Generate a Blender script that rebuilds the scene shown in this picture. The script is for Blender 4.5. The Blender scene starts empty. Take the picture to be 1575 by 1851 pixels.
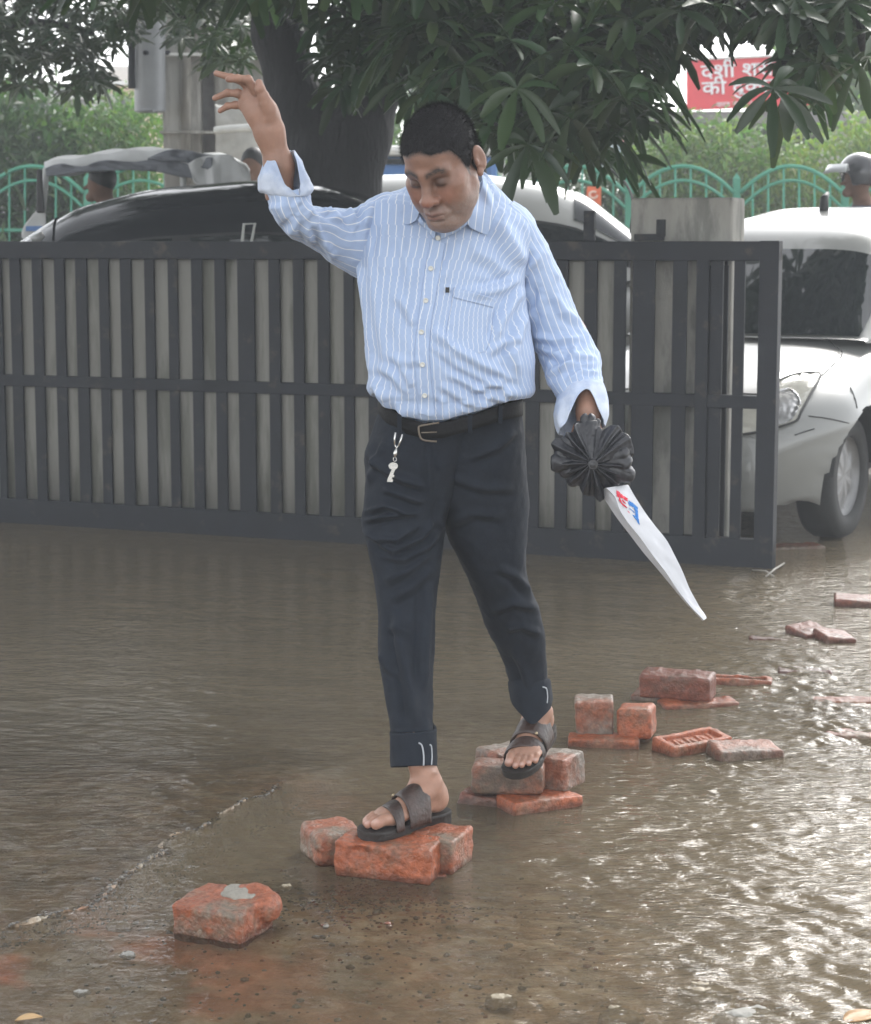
import bpy, math, random
import numpy as np
from mathutils import Vector, Matrix
random.seed(7)
rng = np.random.default_rng(11)
R = math.radians
SC = bpy.context.scene

# ---------------- camera, world, sun, exposure ----------------
F, H = 3640.0, 1.42
T = math.atan((925.5 - 438.0) / F)
CT, ST = math.cos(T), math.sin(T)
cam = bpy.data.objects.new('camera', bpy.data.cameras.new('camera'))
SC.collection.objects.link(cam); SC.camera = cam
cam.location = (0, 0, H); cam.rotation_euler = (R(90) - T, 0, 0)
cam.data.sensor_fit = 'HORIZONTAL'; cam.data.sensor_width = 36
cam.data.lens = 36 * F / 1575.0
cam.data.clip_start = .05; cam.data.clip_end = 2000
cam.data.dof.use_dof = True; cam.data.dof.focus_distance = 4.85; cam.data.dof.aperture_fstop = 11

W = bpy.data.worlds.new("World"); SC.world = W; W.use_nodes = True
wn = W.node_tree.nodes; wl = W.node_tree.links; wn.clear()
sky = wn.new('ShaderNodeTexSky'); sky.sky_type = 'NISHITA'; sky.sun_disc = False
SUN_EL, SUN_AZ = R(40), R(24)
sky.sun_elevation = SUN_EL; sky.sun_rotation = SUN_AZ
sky.air_density = 1.0; sky.dust_density = 1.0; sky.ozone_density = 1.0
hs = wn.new('ShaderNodeHueSaturation'); hs.inputs['Saturation'].default_value = .12
bg = wn.new('ShaderNodeBackground'); bg.inputs[1].default_value = .15
wo = wn.new('ShaderNodeOutputWorld')
wl.new(sky.outputs[0], hs.inputs['Color']); wl.new(hs.outputs[0], bg.inputs[0]); wl.new(bg.outputs[0], wo.inputs[0])
sun = bpy.data.objects.new('sun', bpy.data.lights.new('sun', 'SUN')); SC.collection.objects.link(sun)
sun.data.energy = 1.0; sun.data.angle = R(22); sun.data.color = (1, .97, .92)
# a bright patch of cloud ahead and to the right stands in for the sun
sd = Vector((math.sin(SUN_AZ) * math.cos(SUN_EL), math.cos(SUN_AZ) * math.cos(SUN_EL), math.sin(SUN_EL)))
sun.rotation_euler = sd.to_track_quat('Z', 'Y').to_euler()
SC.view_settings.view_transform = 'Standard'; SC.view_settings.look = 'None'
SC.view_settings.exposure = 1.72; SC.view_settings.gamma = 1
SC.cycles.use_denoising = True
SC.cycles.max_bounces = 10; SC.cycles.transparent_max_bounces = 16
SC.cycles.diffuse_bounces = 3; SC.cycles.glossy_bounces = 3; SC.cycles.volume_bounces = 0

# ---------------- helpers ----------------
def at(px, py, Y):
    """pixel of the 1575x1851 photograph at world depth Y -> world point"""
    px = np.asarray(px, float); py = np.asarray(py, float)
    dx = px - 787.5; v = 925.5 - py
    dy = CT * F + ST * v; dz = -ST * F + CT * v
    s = np.asarray(Y, float) / dy
    return np.stack([dx * s, np.broadcast_to(np.asarray(Y, float), (dx * s).shape) * 1.0, H + dz * s], -1)
def ground(px, py, z=0.0):
    v = 925.5 - py; dy = CT * F + ST * v; dz = -ST * F + CT * v
    s = (z - H) / dz
    return np.array([(px - 787.5) * s, dy * s, z])
def proj(P):
    P = np.asarray(P, float); d = P - np.array([0, 0, H])
    w = d[..., 1] * CT - d[..., 2] * ST; u = d[..., 1] * ST + d[..., 2] * CT
    return 787.5 + F * d[..., 0] / w, 925.5 - F * u / w

def _hash(i, j, k):
    n = (i * 374761393 + j * 668265263 + k * 2147483647 * 3 + 1274126177) & 0xFFFFFFFF
    n = ((n ^ (n >> 13)) * 1274126177) & 0xFFFFFFFF
    n = (n ^ (n >> 16)) & 0xFFFFFF
    return n / float(0xFFFFFF) * 2 - 1
def vnoise(P):
    P = np.asarray(P, float); f = np.floor(P); i = f.astype(np.int64); t = P - f; t = t * t * (3 - 2 * t)
    o = 0
    for a in (0, 1):
        for b in (0, 1):
            for c in (0, 1):
                w = (t[..., 0] if a else 1 - t[..., 0]) * (t[..., 1] if b else 1 - t[..., 1]) * (t[..., 2] if c else 1 - t[..., 2])
                o = o + w * _hash(i[..., 0] + a, i[..., 1] + b, i[..., 2] + c)
    return o
def fbm(P, oct=4, g=.5):
    P = np.asarray(P, float); o = 0; a = 1
    for _ in range(oct):
        o = o + a * vnoise(P); P = P * 2.03 + 17.3; a *= g
    return o

def link(o, parent=None):
    SC.collection.objects.link(o)
    if parent is not None: o.parent = parent
    return o
def mesh_obj(name, verts, faces, m=None, parent=None, smooth=False, uv=None, col=None):
    me = bpy.data.meshes.new(name)
    verts = np.asarray(verts, float)
    if isinstance(faces, np.ndarray):
        n = len(faces); k = faces.shape[1]
        me.vertices.add(len(verts)); me.vertices.foreach_set('co', verts.ravel())
        me.loops.add(n * k); me.loops.foreach_set('vertex_index', faces.ravel().astype(np.int32))
        me.polygons.add(n); me.polygons.foreach_set('loop_start', np.arange(0, n * k, k, dtype=np.int32))
        me.update(calc_edges=True); me.validate()
    else:
        me.from_pydata([tuple(v) for v in verts], [], faces); me.update()
    if smooth: me.polygons.foreach_set('use_smooth', np.ones(len(me.polygons), bool))
    if uv is not None:
        l = me.uv_layers.new(name='UVMap'); li = np.zeros(len(me.loops), np.int32); me.loops.foreach_get('vertex_index', li)
        l.data.foreach_set('uv', np.asarray(uv, float)[li].ravel())
    if col is not None:
        c = me.attributes.new('tint', 'FLOAT_COLOR', 'POINT')
        cc = np.ones((len(verts), 4)); cc[:, :3] = col; c.data.foreach_set('color', cc.ravel())
    ms = m if isinstance(m, (list, tuple)) else [m]
    for x in ms:
        if x: me.materials.append(x)
    o = bpy.data.objects.new(name, me)
    link(o, parent)
    if parent is not None:   # builders work in world space; the parent is an Empty at the thing's base
        o.matrix_parent_inverse = parent_inv(parent)
    return o
_inv = {}
def parent_inv(p):
    if p.name not in _inv:
        m = Matrix.LocRotScale(p.location, p.rotation_euler, p.scale)
        _inv[p.name] = m.inverted() if p.type == 'EMPTY' else Matrix()
    return _inv[p.name]
def thing(name, label, cat, loc=(0, 0, 0), group=None):
    o = bpy.data.objects.new(name, None); o.location = tuple(float(v) for v in loc); link(o)
    o.empty_display_size = .1
    return tag(o, label, cat, group)
def tag(o, label, cat, group=None, kind=None):
    o['label'] = label; o['category'] = cat
    if group: o['group'] = group
    if kind: o['kind'] = kind
    return o
def struct(o, kind='structure'): o['kind'] = kind; return o

class MB:
    """collects shapes into one mesh"""
    def __init__(s): s.v = []; s.f = []; s.n = 0
    def add(s, v, f):
        v = np.asarray(v, float).reshape(-1, 3)
        s.v.append(v); s.f += [tuple(int(i) + s.n for i in q) for q in f]; s.n += len(v); return s
    def box(s, c, size, rot=None):
        c = np.asarray(c, float); hx, hy, hz = [q / 2 for q in size]
        v = np.array([(x, y, z) for x in (-hx, hx) for y in (-hy, hy) for z in (-hz, hz)])
        if rot is not None:
            M = np.array(rot); v = v @ M.T
        return s.add(v + c, [(0, 1, 3, 2), (4, 6, 7, 5), (0, 4, 5, 1), (2, 3, 7, 6), (0, 2, 6, 4), (1, 5, 7, 3)])
    def quadbox(s, p, th):  # p: 4 corners (world); extruded by vector th
        p = np.asarray(p, float); t = np.asarray(th, float)
        return s.add(np.vstack([p, p + t]), [(0, 1, 2, 3), (7, 6, 5, 4), (0, 4, 5, 1), (1, 5, 6, 2), (2, 6, 7, 3), (3, 7, 4, 0)])
    def tube(s, pts, r, n=8, cap=True):
        pts = np.asarray(pts, float); rs = np.broadcast_to(np.asarray(r, float), (len(pts),))
        prev = None; rings = []
        for i in range(len(pts)):
            d = pts[min(i + 1, len(pts) - 1)] - pts[max(i - 1, 0)]; d = d / (np.linalg.norm(d) + 1e-9)
            if prev is None:
                a = np.array([0, 0, 1.]) if abs(d[2]) < .9 else np.array([1., 0, 0])
                u = np.cross(d, a)
            else: u = prev - d * np.dot(prev, d)
            u /= np.linalg.norm(u); w = np.cross(d, u); prev = u
            t = np.arange(n) * 2 * math.pi / n
            rings.append(pts[i] + rs[i] * (np.cos(t)[:, None] * u + np.sin(t)[:, None] * w))
        f = [(i * n + j, i * n + (j + 1) % n, (i + 1) * n + (j + 1) % n, (i + 1) * n + j) for i in range(len(pts) - 1) for j in range(n)]
        if cap: f += [tuple(range(n))[::-1], tuple((len(pts) - 1) * n + j for j in range(n))]
        return s.add(np.vstack(rings), f)
    def prism(s, poly, th):  # planar polygon (world points) extruded by vector
        p = np.asarray(poly, float); n = len(p)
        return s.add(np.vstack([p, p + np.asarray(th, float)]), [tuple(range(n)), tuple(range(2 * n - 1, n - 1, -1))] + [(i, i + n, (i + 1) % n + n, (i + 1) % n) for i in range(n)])
    def grid(s, G):
        a, b, _ = G.shape
        return s.add(G.reshape(-1, 3), [(i * b + j, i * b + j + 1, (i + 1) * b + j + 1, (i + 1) * b + j) for i in range(a - 1) for j in range(b - 1)])
    def build(s, name, m, parent=None, smooth=False, bevel=0, seg=2):
        o = mesh_obj(name, np.vstack(s.v), s.f, m, parent, smooth)
        if bevel:
            b = o.modifiers.new('bevel', 'BEVEL'); b.width = bevel; b.segments = seg; b.limit_method = 'ANGLE'; b.angle_limit = R(35)
        return o

# ---------------- materials ----------------
def nt(name):
    m = bpy.data.materials.new(name); m.use_nodes = True
    t = m.node_tree; t.nodes.clear(); return m, t.nodes, t.links
def mat(name, c, rough=.6, var=.18, scale=12, bump=.1, bscale=60, spec=.5, metal=0, c2=None, c2amt=.5, c2scale=4, attr=False, coat=0, stretch=None, trans=0, bdist=.01):
    m, n, l = nt(name)
    out = n.new('ShaderNodeOutputMaterial'); b = n.new('ShaderNodeBsdfPrincipled'); l.new(b.outputs[0], out.inputs[0])
    tc = n.new('ShaderNodeTexCoord'); mp = n.new('ShaderNodeMapping'); l.new(tc.outputs['Object'], mp.inputs[0])
    if stretch: mp.inputs['Scale'].default_value = stretch
    base = n.new('ShaderNodeRGB'); base.outputs[0].default_value = (*c, 1); cur = base.outputs[0]
    if attr:
        a = n.new('ShaderNodeAttribute'); a.attribute_name = 'tint'; cur = a.outputs['Color']
    if c2:
        nz = n.new('ShaderNodeTexNoise'); nz.inputs['Scale'].default_value = c2scale; nz.inputs['Detail'].default_value = 6; nz.inputs['Roughness'].default_value = .65
        l.new(mp.outputs[0], nz.inputs['Vector'])
        r = n.new('ShaderNodeMapRange'); l.new(nz.outputs['Fac'], r.inputs['Value'])
        r.inputs['From Min'].default_value = .62 - c2amt * .3; r.inputs['From Max'].default_value = .74 - c2amt * .3
        mx = n.new('ShaderNodeMix'); mx.data_type = 'RGBA'; l.new(r.outputs[0], mx.inputs['Factor']); l.new(cur, mx.inputs['A']); mx.inputs['B'].default_value = (*c2, 1)
        cur = mx.outputs['Result']
    nz = n.new('ShaderNodeTexNoise'); nz.inputs['Scale'].default_value = scale; nz.inputs['Detail'].default_value = 7; nz.inputs['Roughness'].default_value = .6
    l.new(mp.outputs[0], nz.inputs['Vector'])
    r = n.new('ShaderNodeMapRange'); l.new(nz.outputs['Fac'], r.inputs['Value']); r.inputs['From Min'].default_value = .25; r.inputs['From Max'].default_value = .75
    r.inputs['To Min'].default_value = 1 - var; r.inputs['To Max'].default_value = 1 + var
    vm = n.new('ShaderNodeVectorMath'); vm.operation = 'SCALE'; l.new(cur, vm.inputs[0]); l.new(r.outputs[0], vm.inputs['Scale'])
    l.new(vm.outputs[0], b.inputs['Base Color'])
    b.inputs['Roughness'].default_value = rough; b.inputs['Metallic'].default_value = metal
    b.inputs['Specular IOR Level'].default_value = spec; b.inputs['Coat Weight'].default_value = coat
    if bump:
        bz = n.new('ShaderNodeTexNoise'); bz.inputs['Scale'].default_value = bscale; bz.inputs['Detail'].default_value = 5
        l.new(mp.outputs[0], bz.inputs['Vector'])
        bp = n.new('ShaderNodeBump'); bp.inputs['Strength'].default_value = bump; bp.inputs['Distance'].default_value = bdist
        l.new(bz.outputs['Fac'], bp.inputs['Height']); l.new(bp.outputs[0], b.inputs['Normal'])
    return m

# ---------------- signed distance modelling ----------------
class SDF:
    def __init__(s, lo, hi, h):
        s.lo = np.array(lo, float); s.h = h; n = np.ceil((np.array(hi) - s.lo) / h).astype(int) + 1
        g = [s.lo[i] + np.arange(n[i]) * h for i in range(3)]
        s.X, s.Y, s.Z = [a.astype(np.float32) for a in np.meshgrid(*g, indexing='ij')]
        s.d = np.full(s.X.shape, 9., np.float32)
    def cone(s, a, b, ra, rb, flat=None):
        a = np.array(a, float); b = np.array(b, float); ab = b - a; L = ab @ ab + 1e-12
        t = np.clip(((s.X - a[0]) * ab[0] + (s.Y - a[1]) * ab[1] + (s.Z - a[2]) * ab[2]) / L, 0, 1)
        dx = s.X - a[0] - t * ab[0]; dy = s.Y - a[1] - t * ab[1]; dz = s.Z - a[2] - t * ab[2]
        if flat is not None:   # (axis, factor): squashed across that axis
            ax = np.array(flat[0], float); ax /= np.linalg.norm(ax); q = dx * ax[0] + dy * ax[1] + dz * ax[2]; k = flat[1] - 1
            dx = dx + q * k * ax[0]; dy = dy + q * k * ax[1]; dz = dz + q * k * ax[2]
        return np.sqrt(dx * dx + dy * dy + dz * dz) - (ra + (rb - ra) * t)
    def ell(s, c, r, rot=None):
        dx, dy, dz = s.X - c[0], s.Y - c[1], s.Z - c[2]
        if rot is not None:
            M = np.array(rot, float).T
            dx, dy, dz = [M[i, 0] * dx + M[i, 1] * dy + M[i, 2] * dz for i in range(3)]
        k0 = np.sqrt((dx / r[0])**2 + (dy / r[1])**2 + (dz / r[2])**2); k1 = np.sqrt((dx / r[0]**2)**2 + (dy / r[1]**2)**2 + (dz / r[2]**2)**2)
        return k0 * (k0 - 1) / (k1 + 1e-6)
    def u(s, d, k=.005):
        h = np.clip(.5 + .5 * (s.d - d) / k, 0, 1); s.d = s.d + (d - s.d) * h - k * h * (1 - h); return s
    def sub(s, d, k=.004):
        h = np.clip(.5 - .5 * (s.d + d) / k, 0, 1); s.d = s.d + (-d - s.d) * h + k * h * (1 - h); return s
    def mesh(s):
        d = s.d; ins = d < 0
        c = [ins[i:ins.shape[0] - 1 + i, j:ins.shape[1] - 1 + j, k:ins.shape[2] - 1 + k] for i in (0, 1) for j in (0, 1) for k in (0, 1)]
        sm = sum(q.astype(np.int8) for q in c); act = (sm > 0) & (sm < 8)
        idx = -np.ones(act.shape, np.int64); ijk = np.argwhere(act); idx[act] = np.arange(len(ijk))
        acc = np.zeros((len(ijk), 3)); cnt = np.zeros(len(ijk))
        offs = [(i, j, k) for i in (0, 1) for j in (0, 1) for k in (0, 1)]
        for a in offs:
            for ax in range(3):
                if a[ax]: continue
                b = list(a); b[ax] = 1
                va = d[ijk[:, 0] + a[0], ijk[:, 1] + a[1], ijk[:, 2] + a[2]]; vb = d[ijk[:, 0] + b[0], ijk[:, 1] + b[1], ijk[:, 2] + b[2]]
                m = (va < 0) != (vb < 0); t = np.where(m, va / (va - vb + 1e-12), 0)
                p = np.tile(np.array(a, float), (len(ijk), 1)); p[:, ax] += t
                acc[m] += p[m]; cnt[m] += 1
        V = s.lo + s.h * (ijk + acc / cnt[:, None])
        Fs = []
        for ax in range(3):
            o1, o2 = (ax + 1) % 3, (ax + 2) % 3
            sl0 = [slice(1, -1)] * 3; sl1 = [slice(1, -1)] * 3; sl0[ax] = slice(0, -1); sl1[ax] = slice(1, None)
            A = ins[tuple(sl0)]; B = ins[tuple(sl1)]
            for flag, M in ((0, A & ~B), (1, ~A & B)):
                e = np.argwhere(M)
                if not len(e): continue
                base = e.copy(); base[:, o1] += 1; base[:, o2] += 1
                q = []
                for da, db in ((0, 0), (-1, 0), (-1, -1), (0, -1)):
                    t = base.copy(); t[:, o1] += da; t[:, o2] += db; q.append(idx[t[:, 0], t[:, 1], t[:, 2]])
                q = np.stack(q, 1)
                Fs.append(q if flag == 0 else q[:, ::-1])
        Fa = np.vstack(Fs); Fa = Fa[(Fa >= 0).all(1)]
        return V, Fa

def crom(P, n):
    """Catmull-Rom resample of rows P[k,d] to n rows"""
    P = np.asarray(P, float); k = len(P); t = np.linspace(0, k - 1, n); i = np.minimum(t.astype(int), k - 2); f = (t - i)[:, None]
    p0 = P[np.maximum(i - 1, 0)]; p1 = P[i]; p2 = P[i + 1]; p3 = P[np.minimum(i + 2, k - 1)]
    return .5 * ((2 * p1) + (-p0 + p2) * f + (2 * p0 - 5 * p1 + 4 * p2 - p3) * f**2 + (-p0 + 3 * p1 - 3 * p2 + p3) * f**3)
def loft(rows, nv, nu, ex=2.3):
    """rows: (ax, ay, bx, by, Y, halfdepth): a and b are the two outline points of a cross-section"""
    r = crom(rows, nv)
    A = at(r[:, 0], r[:, 1], r[:, 4]); B = at(r[:, 2], r[:, 3], r[:, 4]); C = (A + B) / 2; Hh = (B - A) / 2
    vd = C - np.array([0, 0, H]); vd /= np.linalg.norm(vd, axis=1)[:, None]
    ax = np.gradient(C, axis=0); ax /= np.linalg.norm(ax, axis=1)[:, None] + 1e-9
    vd = vd - ax * np.sum(vd * ax, 1)[:, None] * .6; vd /= np.linalg.norm(vd, axis=1)[:, None]
    ph = np.linspace(math.pi / 2, math.pi * 2.5, nu)       # starts and ends at the back
    c = np.sign(np.cos(ph)) * np.abs(np.cos(ph))**(2 / ex); s = np.sign(np.sin(ph)) * np.abs(np.sin(ph))**(2 / ex)
    P = C[:, None] + Hh[:, None] * c[None, :, None] + (vd * r[:, 5:6])[:, None] * s[None, :, None]
    return P, r
def gnormal(P):
    du = np.gradient(P, axis=1); dv = np.gradient(P, axis=0); N = np.cross(dv, du); N /= np.linalg.norm(N, axis=2)[..., None] + 1e-9
    C = P.mean(1, keepdims=True)
    sg = np.sign(np.sum(N * (P - C), 2)[..., None]); sg[sg == 0] = 1
    s = np.sign(sg.mean()); return N * s
def gfaces(nv, nu):
    i, j = np.meshgrid(np.arange(nv - 1), np.arange(nu - 1), indexing='ij'); a = (i * nu + j).ravel()
    return np.stack([a, a + 1, a + nu + 1, a + nu], 1)
def seg_dist(x, y, pl):
    """distance to polyline and position 0..1 along it (pixels)"""
    best = np.full(x.shape, 1e9); tt = np.zeros(x.shape); n = len(pl) - 1; side = np.zeros(x.shape)
    for i in range(n):
        ax, ay = pl[i]; bx, by = pl[i + 1]; dx, dy = bx - ax, by - ay
        t = np.clip(((x - ax) * dx + (y - ay) * dy) / (dx * dx + dy * dy + 1e-9), 0, 1)
        ex, ey = x - ax - t * dx, y - ay - t * dy; d = np.hypot(ex, ey); m = d < best
        best[m] = d[m]; tt[m] = ((i + t) / n)[m]; side[m] = np.sign(dx * ey - dy * ex)[m]
    return best, tt, side
def folds(P, N, strokes, facing=True):
    """push vertices out along folds drawn as pixel polylines: (points, height m, width px)"""
    x, y = proj(P); V = P - np.array([0, 0, H]); V /= np.linalg.norm(V, axis=-1)[..., None]
    fr = np.clip(-np.sum(N * V, -1) * 2.5 + .1, 0, 1) if facing else 1.0
    D = np.zeros(x.shape)
    for pl, amp, w in strokes:
        d, t, sd = seg_dist(x, y, pl); tap = np.clip(np.minimum(t, 1 - t) * 5 + .12, 0, 1)
        D += amp * tap * (np.exp(-(d / w)**2) - .55 * np.exp(-((d * sd - 1.9 * w) / (w * .8))**2))
    return P + N * (D * fr)[..., None]
# ---------------- ground and flood water ----------------
EDGE = np.array([ground(*p)[:2] for p in ((-60, 1712), (0, 1690), (90, 1662), (165, 1640), (205, 1612), (250, 1572), (300, 1545), (335, 1512), (400, 1480), (450, 1450), (490, 1432), (535, 1405), (575, 1392), (640, 1375))])
def edge_sd(x, y):
    """signed distance in metres to the broken slab edge (positive: on the slab, beyond the edge)"""
    best = np.full(x.shape, 1e9); sg = np.ones(x.shape)
    for i in range(len(EDGE) - 1):
        a, b = EDGE[i], EDGE[i + 1]; d = b - a; t = np.clip(((x - a[0]) * d[0] + (y - a[1]) * d[1]) / (d @ d), 0, 1)
        ex, ey = x - a[0] - t * d[0], y - a[1] - t * d[1]; q = np.hypot(ex, ey); m = q < best
        best[m] = q[m]; sg[m] = np.sign(d[0] * ey - d[1] * ex)[m]
    return best * sg
def sstep(a, b, x):
    t = np.clip((x - a) / (b - a), 0, 1); return t * t * (3 - 2 * t)
def gz(x, y):
    P = np.stack([x, y, x * 0], -1)
    sd = edge_sd(x, y) + .022 * fbm(P * 9, 3) * 1.0
    xl = EDGE[-1][0]
    slab = sstep(-.012, .012, sd) * sstep(xl + .12, xl - .25, x) * sstep(5.9, 5.2, y)
    near = sstep(4.75, 4.0, y)
    base = -.075 + .045 * near - .02 * sstep(5.2, 6.5, y)
    bar = np.exp(-((x + .22) / .32)**2 - ((y - 4.12) / .28)**2)           # gravel bank in front of the first bricks
    base = base + .027 * bar + .006 * np.exp(-((x + .75) / .5)**2 - ((y - 3.95) / .25)**2)
    edge_lip = np.exp(-((sd - .012) / .016)**2) * (.019 + .006 * fbm(P * 40, 2))
    top = -.016 + edge_lip - .012 * sstep(.1, 1.0, sd)
    z = base * (1 - slab) + top * slab
    return z + .004 * fbm(P * 22, 4) + .0022 * fbm(P * 90, 2)
gx = np.arange(-2.3, 2.6, .0125); gy = np.concatenate([np.arange(3.3, 5.6, .0125), np.arange(5.6, 12, .08)])
GX, GY = np.meshgrid(gx, gy, indexing='ij'); GZ = gz(GX, GY)
m_ground = mat('wet_gravel_ground', (.33, .24, .155), rough=.45, var=.5, scale=9, bump=.7, bscale=120, c2=(.46, .40, .31), c2amt=.5, c2scale=14, bdist=.006)
# reddish brick dust at the lower left and darker concrete on the slab are real colours of the bed
n_, l_ = m_ground.node_tree.nodes, m_ground.node_tree.links
bs_ = [q for q in n_ if q.type == 'BSDF_PRINCIPLED'][0]; src_ = bs_.inputs['Base Color'].links[0].from_socket
at_ = n_.new('ShaderNodeAttribute'); at_.attribute_name = 'tint'
mm_ = n_.new('ShaderNodeMix'); mm_.data_type = 'RGBA'; mm_.blend_type = 'MULTIPLY'; mm_.inputs['Factor'].default_value = 1
l_.new(src_, mm_.inputs['A']); l_.new(at_.outputs['Color'], mm_.inputs['B']); l_.new(mm_.outputs['Result'], bs_.inputs['Base Color'])
P_ = np.stack([GX, GY, GX * 0], -1)
red = np.clip(fbm(P_ * 7, 4) * 1.6 + .15, 0, 1) * np.exp(-((GX + .75) / .45)**2 - ((GY - 3.75) / .35)**2)
red = np.clip(red + np.exp(-((GX + .28) / .12)**2 - ((GY - 5.25) / .12)**2) * .6, 0, 1)
onslab = sstep(-.01, .01, edge_sd(GX, GY)) * sstep(EDGE[-1][0] + .1, EDGE[-1][0] - .2, GX)
tint = np.ones(GX.shape + (3,)) * (1 - .2 * onslab[..., None]) * (1 - red[..., None]) + np.array([2.0, .75, .5]) * red[..., None]
nxg, nyg = GX.shape
gf = gfaces(nxg, nyg)[:, ::-1]
g = struct(mesh_obj('ground', np.stack([GX, GY, GZ], -1).reshape(-1, 3), gf, m_ground, None, True, col=tint.reshape(-1, 3)))
m_land = mat('muddy_road_bed', (.12, .10, .075), rough=.7, var=.3, scale=1.5, bump=.3, bscale=30)
b = MB(); b.quadbox([(-400, -60, -.13), (400, -60, -.13), (400, 900, -.13), (-400, 900, -.13)], (0, 0, -.2)); struct(b.build('ground_beyond', m_land))

def water_material():
    m, n, l = nt('flood_water'); out = n.new('ShaderNodeOutputMaterial')
    tc = n.new('ShaderNodeTexCoord')
    def nz(scale, det, st, rot=0, rough=.5):
        mp = n.new('ShaderNodeMapping'); mp.inputs['Scale'].default_value = st; mp.inputs['Rotation'].default_value = (0, 0, rot); l.new(tc.outputs['Object'], mp.inputs[0])
        q = n.new('ShaderNodeTexNoise'); q.inputs['Scale'].default_value = scale; q.inputs['Detail'].default_value = det; q.inputs['Roughness'].default_value = rough
        q.inputs['Distortion'].default_value = .6
        l.new(mp.outputs[0], q.inputs['Vector']); return q.outputs['Fac']
    a = n.new('ShaderNodeAttribute'); a.attribute_name = 'tint'; sep = n.new('ShaderNodeSeparateColor'); l.new(a.outputs['Color'], sep.inputs[0])
    def math_(op, x, y):
        q = n.new('ShaderNodeMath'); q.operation = op
        for i, v in enumerate((x, y)):
            if isinstance(v, (int, float)): q.inputs[i].default_value = v
            else: l.new(v, q.inputs[i])
        return q.outputs[0]
    h1 = math_('MULTIPLY', nz(5, 3, (1, 1.6, 1), .35), .012)
    h2 = math_('MULTIPLY', nz(30, 3, (.5, 1.6, 1), -.35, .5), .008)
    h3 = math_('MULTIPLY', nz(90, 2, (.5, 1.5, 1), .3, .5), .0014)
    hh = math_('ADD', math_('ADD', h1, h2), h3); hh = math_('MULTIPLY', hh, sep.outputs[1])
    bp = n.new('ShaderNodeBump'); bp.inputs['Strength'].default_value = 1; bp.inputs['Distance'].default_value = 1.0; l.new(hh, bp.inputs['Height'])
    fr = n.new('ShaderNodeFresnel'); fr.inputs['IOR'].default_value = 1.33; l.new(bp.outputs[0], fr.inputs['Normal'])
    gl = n.new('ShaderNodeBsdfGlossy'); gl.inputs['Roughness'].default_value = .03; l.new(bp.outputs[0], gl.inputs['Normal'])
    tr = n.new('ShaderNodeBsdfTransparent'); tr.inputs[0].default_value = (.86, .8, .7, 1)
    df = n.new('ShaderNodeBsdfDiffuse'); cn = nz(1.2, 5, (1, 1, 1))
    cr = n.new('ShaderNodeMix'); cr.data_type = 'RGBA'; cr.inputs['A'].default_value = (.14, .112, .072, 1); cr.inputs['B'].default_value = (.22, .178, .12, 1); l.new(cn, cr.inputs['Factor']); l.new(cr.outputs['Result'], df.inputs[0])
    m1 = n.new('ShaderNodeMixShader'); l.new(sep.outputs[0], m1.inputs[0]); l.new(tr.outputs[0], m1.inputs[1]); l.new(df.outputs[0], m1.inputs[2])
    m2 = n.new('ShaderNodeMixShader'); l.new(fr.outputs[0], m2.inputs[0]); l.new(m1.outputs[0], m2.inputs[1]); l.new(gl.outputs[0], m2.inputs[2])
    l.new(m2.outputs[0], out.inputs[0]); return m
m_water = water_material()
wx = np.concatenate([np.linspace(-40, -2.6, 12), np.linspace(-2.5, -1.45, 20), np.arange(-1.44, 1.5, .0085), np.linspace(1.52, 3.0, 30), np.linspace(3.2, 40, 12)])
wy = np.concatenate([np.linspace(-8, 3.2, 5), np.arange(3.3, 6.2, .0085), np.arange(6.2, 9, .016), np.arange(9.05, 12, .1), np.linspace(13, 70, 20)])
WX, WY = np.meshgrid(wx, wy, indexing='ij')
wpx, wpy = proj(np.stack([WX, np.maximum(WY, 2), WX * 0], -1))
dep = np.where((np.abs(WX) < 2.5) & (WY > 3.3) & (WY < 12), np.maximum(-gz(WX, WY), 0), .1)
murk = np.clip(1 - np.exp(-dep * 11), .12, .9)
murk = np.maximum(murk, .85 * sstep(4.9, 6.5, WY)); murk = np.maximum(murk, .7 * sstep(.0, .8, WX))
flow = .40 + .60 * sstep(-.15, .95, WX + (5.2 - WY) * .18)                         # the stream runs on the right of the stepping bricks
flow = np.maximum(flow, .5 * sstep(-.75, -1.15, WX)); flow = flow * (1 - .5 * sstep(7.5, 10, WY) * sstep(1.2, .4, WX))
flow = flow * (1 - .5 * np.exp(-((WX + .6) / .5)**2 - ((WY - 4) / .4)**2))
wt = np.stack([murk, flow, WX * 0], -1)
ca_, sa_ = math.cos(.5), math.sin(.5); U_ = WX * ca_ - WY * sa_; V_ = WX * sa_ + WY * ca_
wp = .09 * fbm(np.stack([WX * 3, WY * 3, WX * 0 + 2], -1), 2)
w1 = fbm(np.stack([U_ * 3.2 + wp * 6, V_ * 6.5, WX * 0], -1), 3); w2 = 1 - np.abs(fbm(np.stack([U_ * 7 + wp * 20, V_ * 20 + wp * 12, WX * 0 + 9], -1), 2)) * 1.6
w3 = fbm(np.stack([WX * 26, WY * 40, WX * 0 + 4], -1), 2)
insim = sstep(-1.44, -1.3, WX) * sstep(1.5, 1.4, WX) * sstep(3.3, 3.4, WY) * sstep(9, 8.5, WY)
WZ = (.0070 * w1 + .0048 * w2 * (.1 + 1.1 * flow) + .0018 * w3) * flow * insim * (.55 + .9 * np.clip(fbm(np.stack([WX * 1.6, WY * 1.6, WX * 0 + 31], -1), 2) + .3, 0, 1))
nxw, nyw = WX.shape
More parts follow.
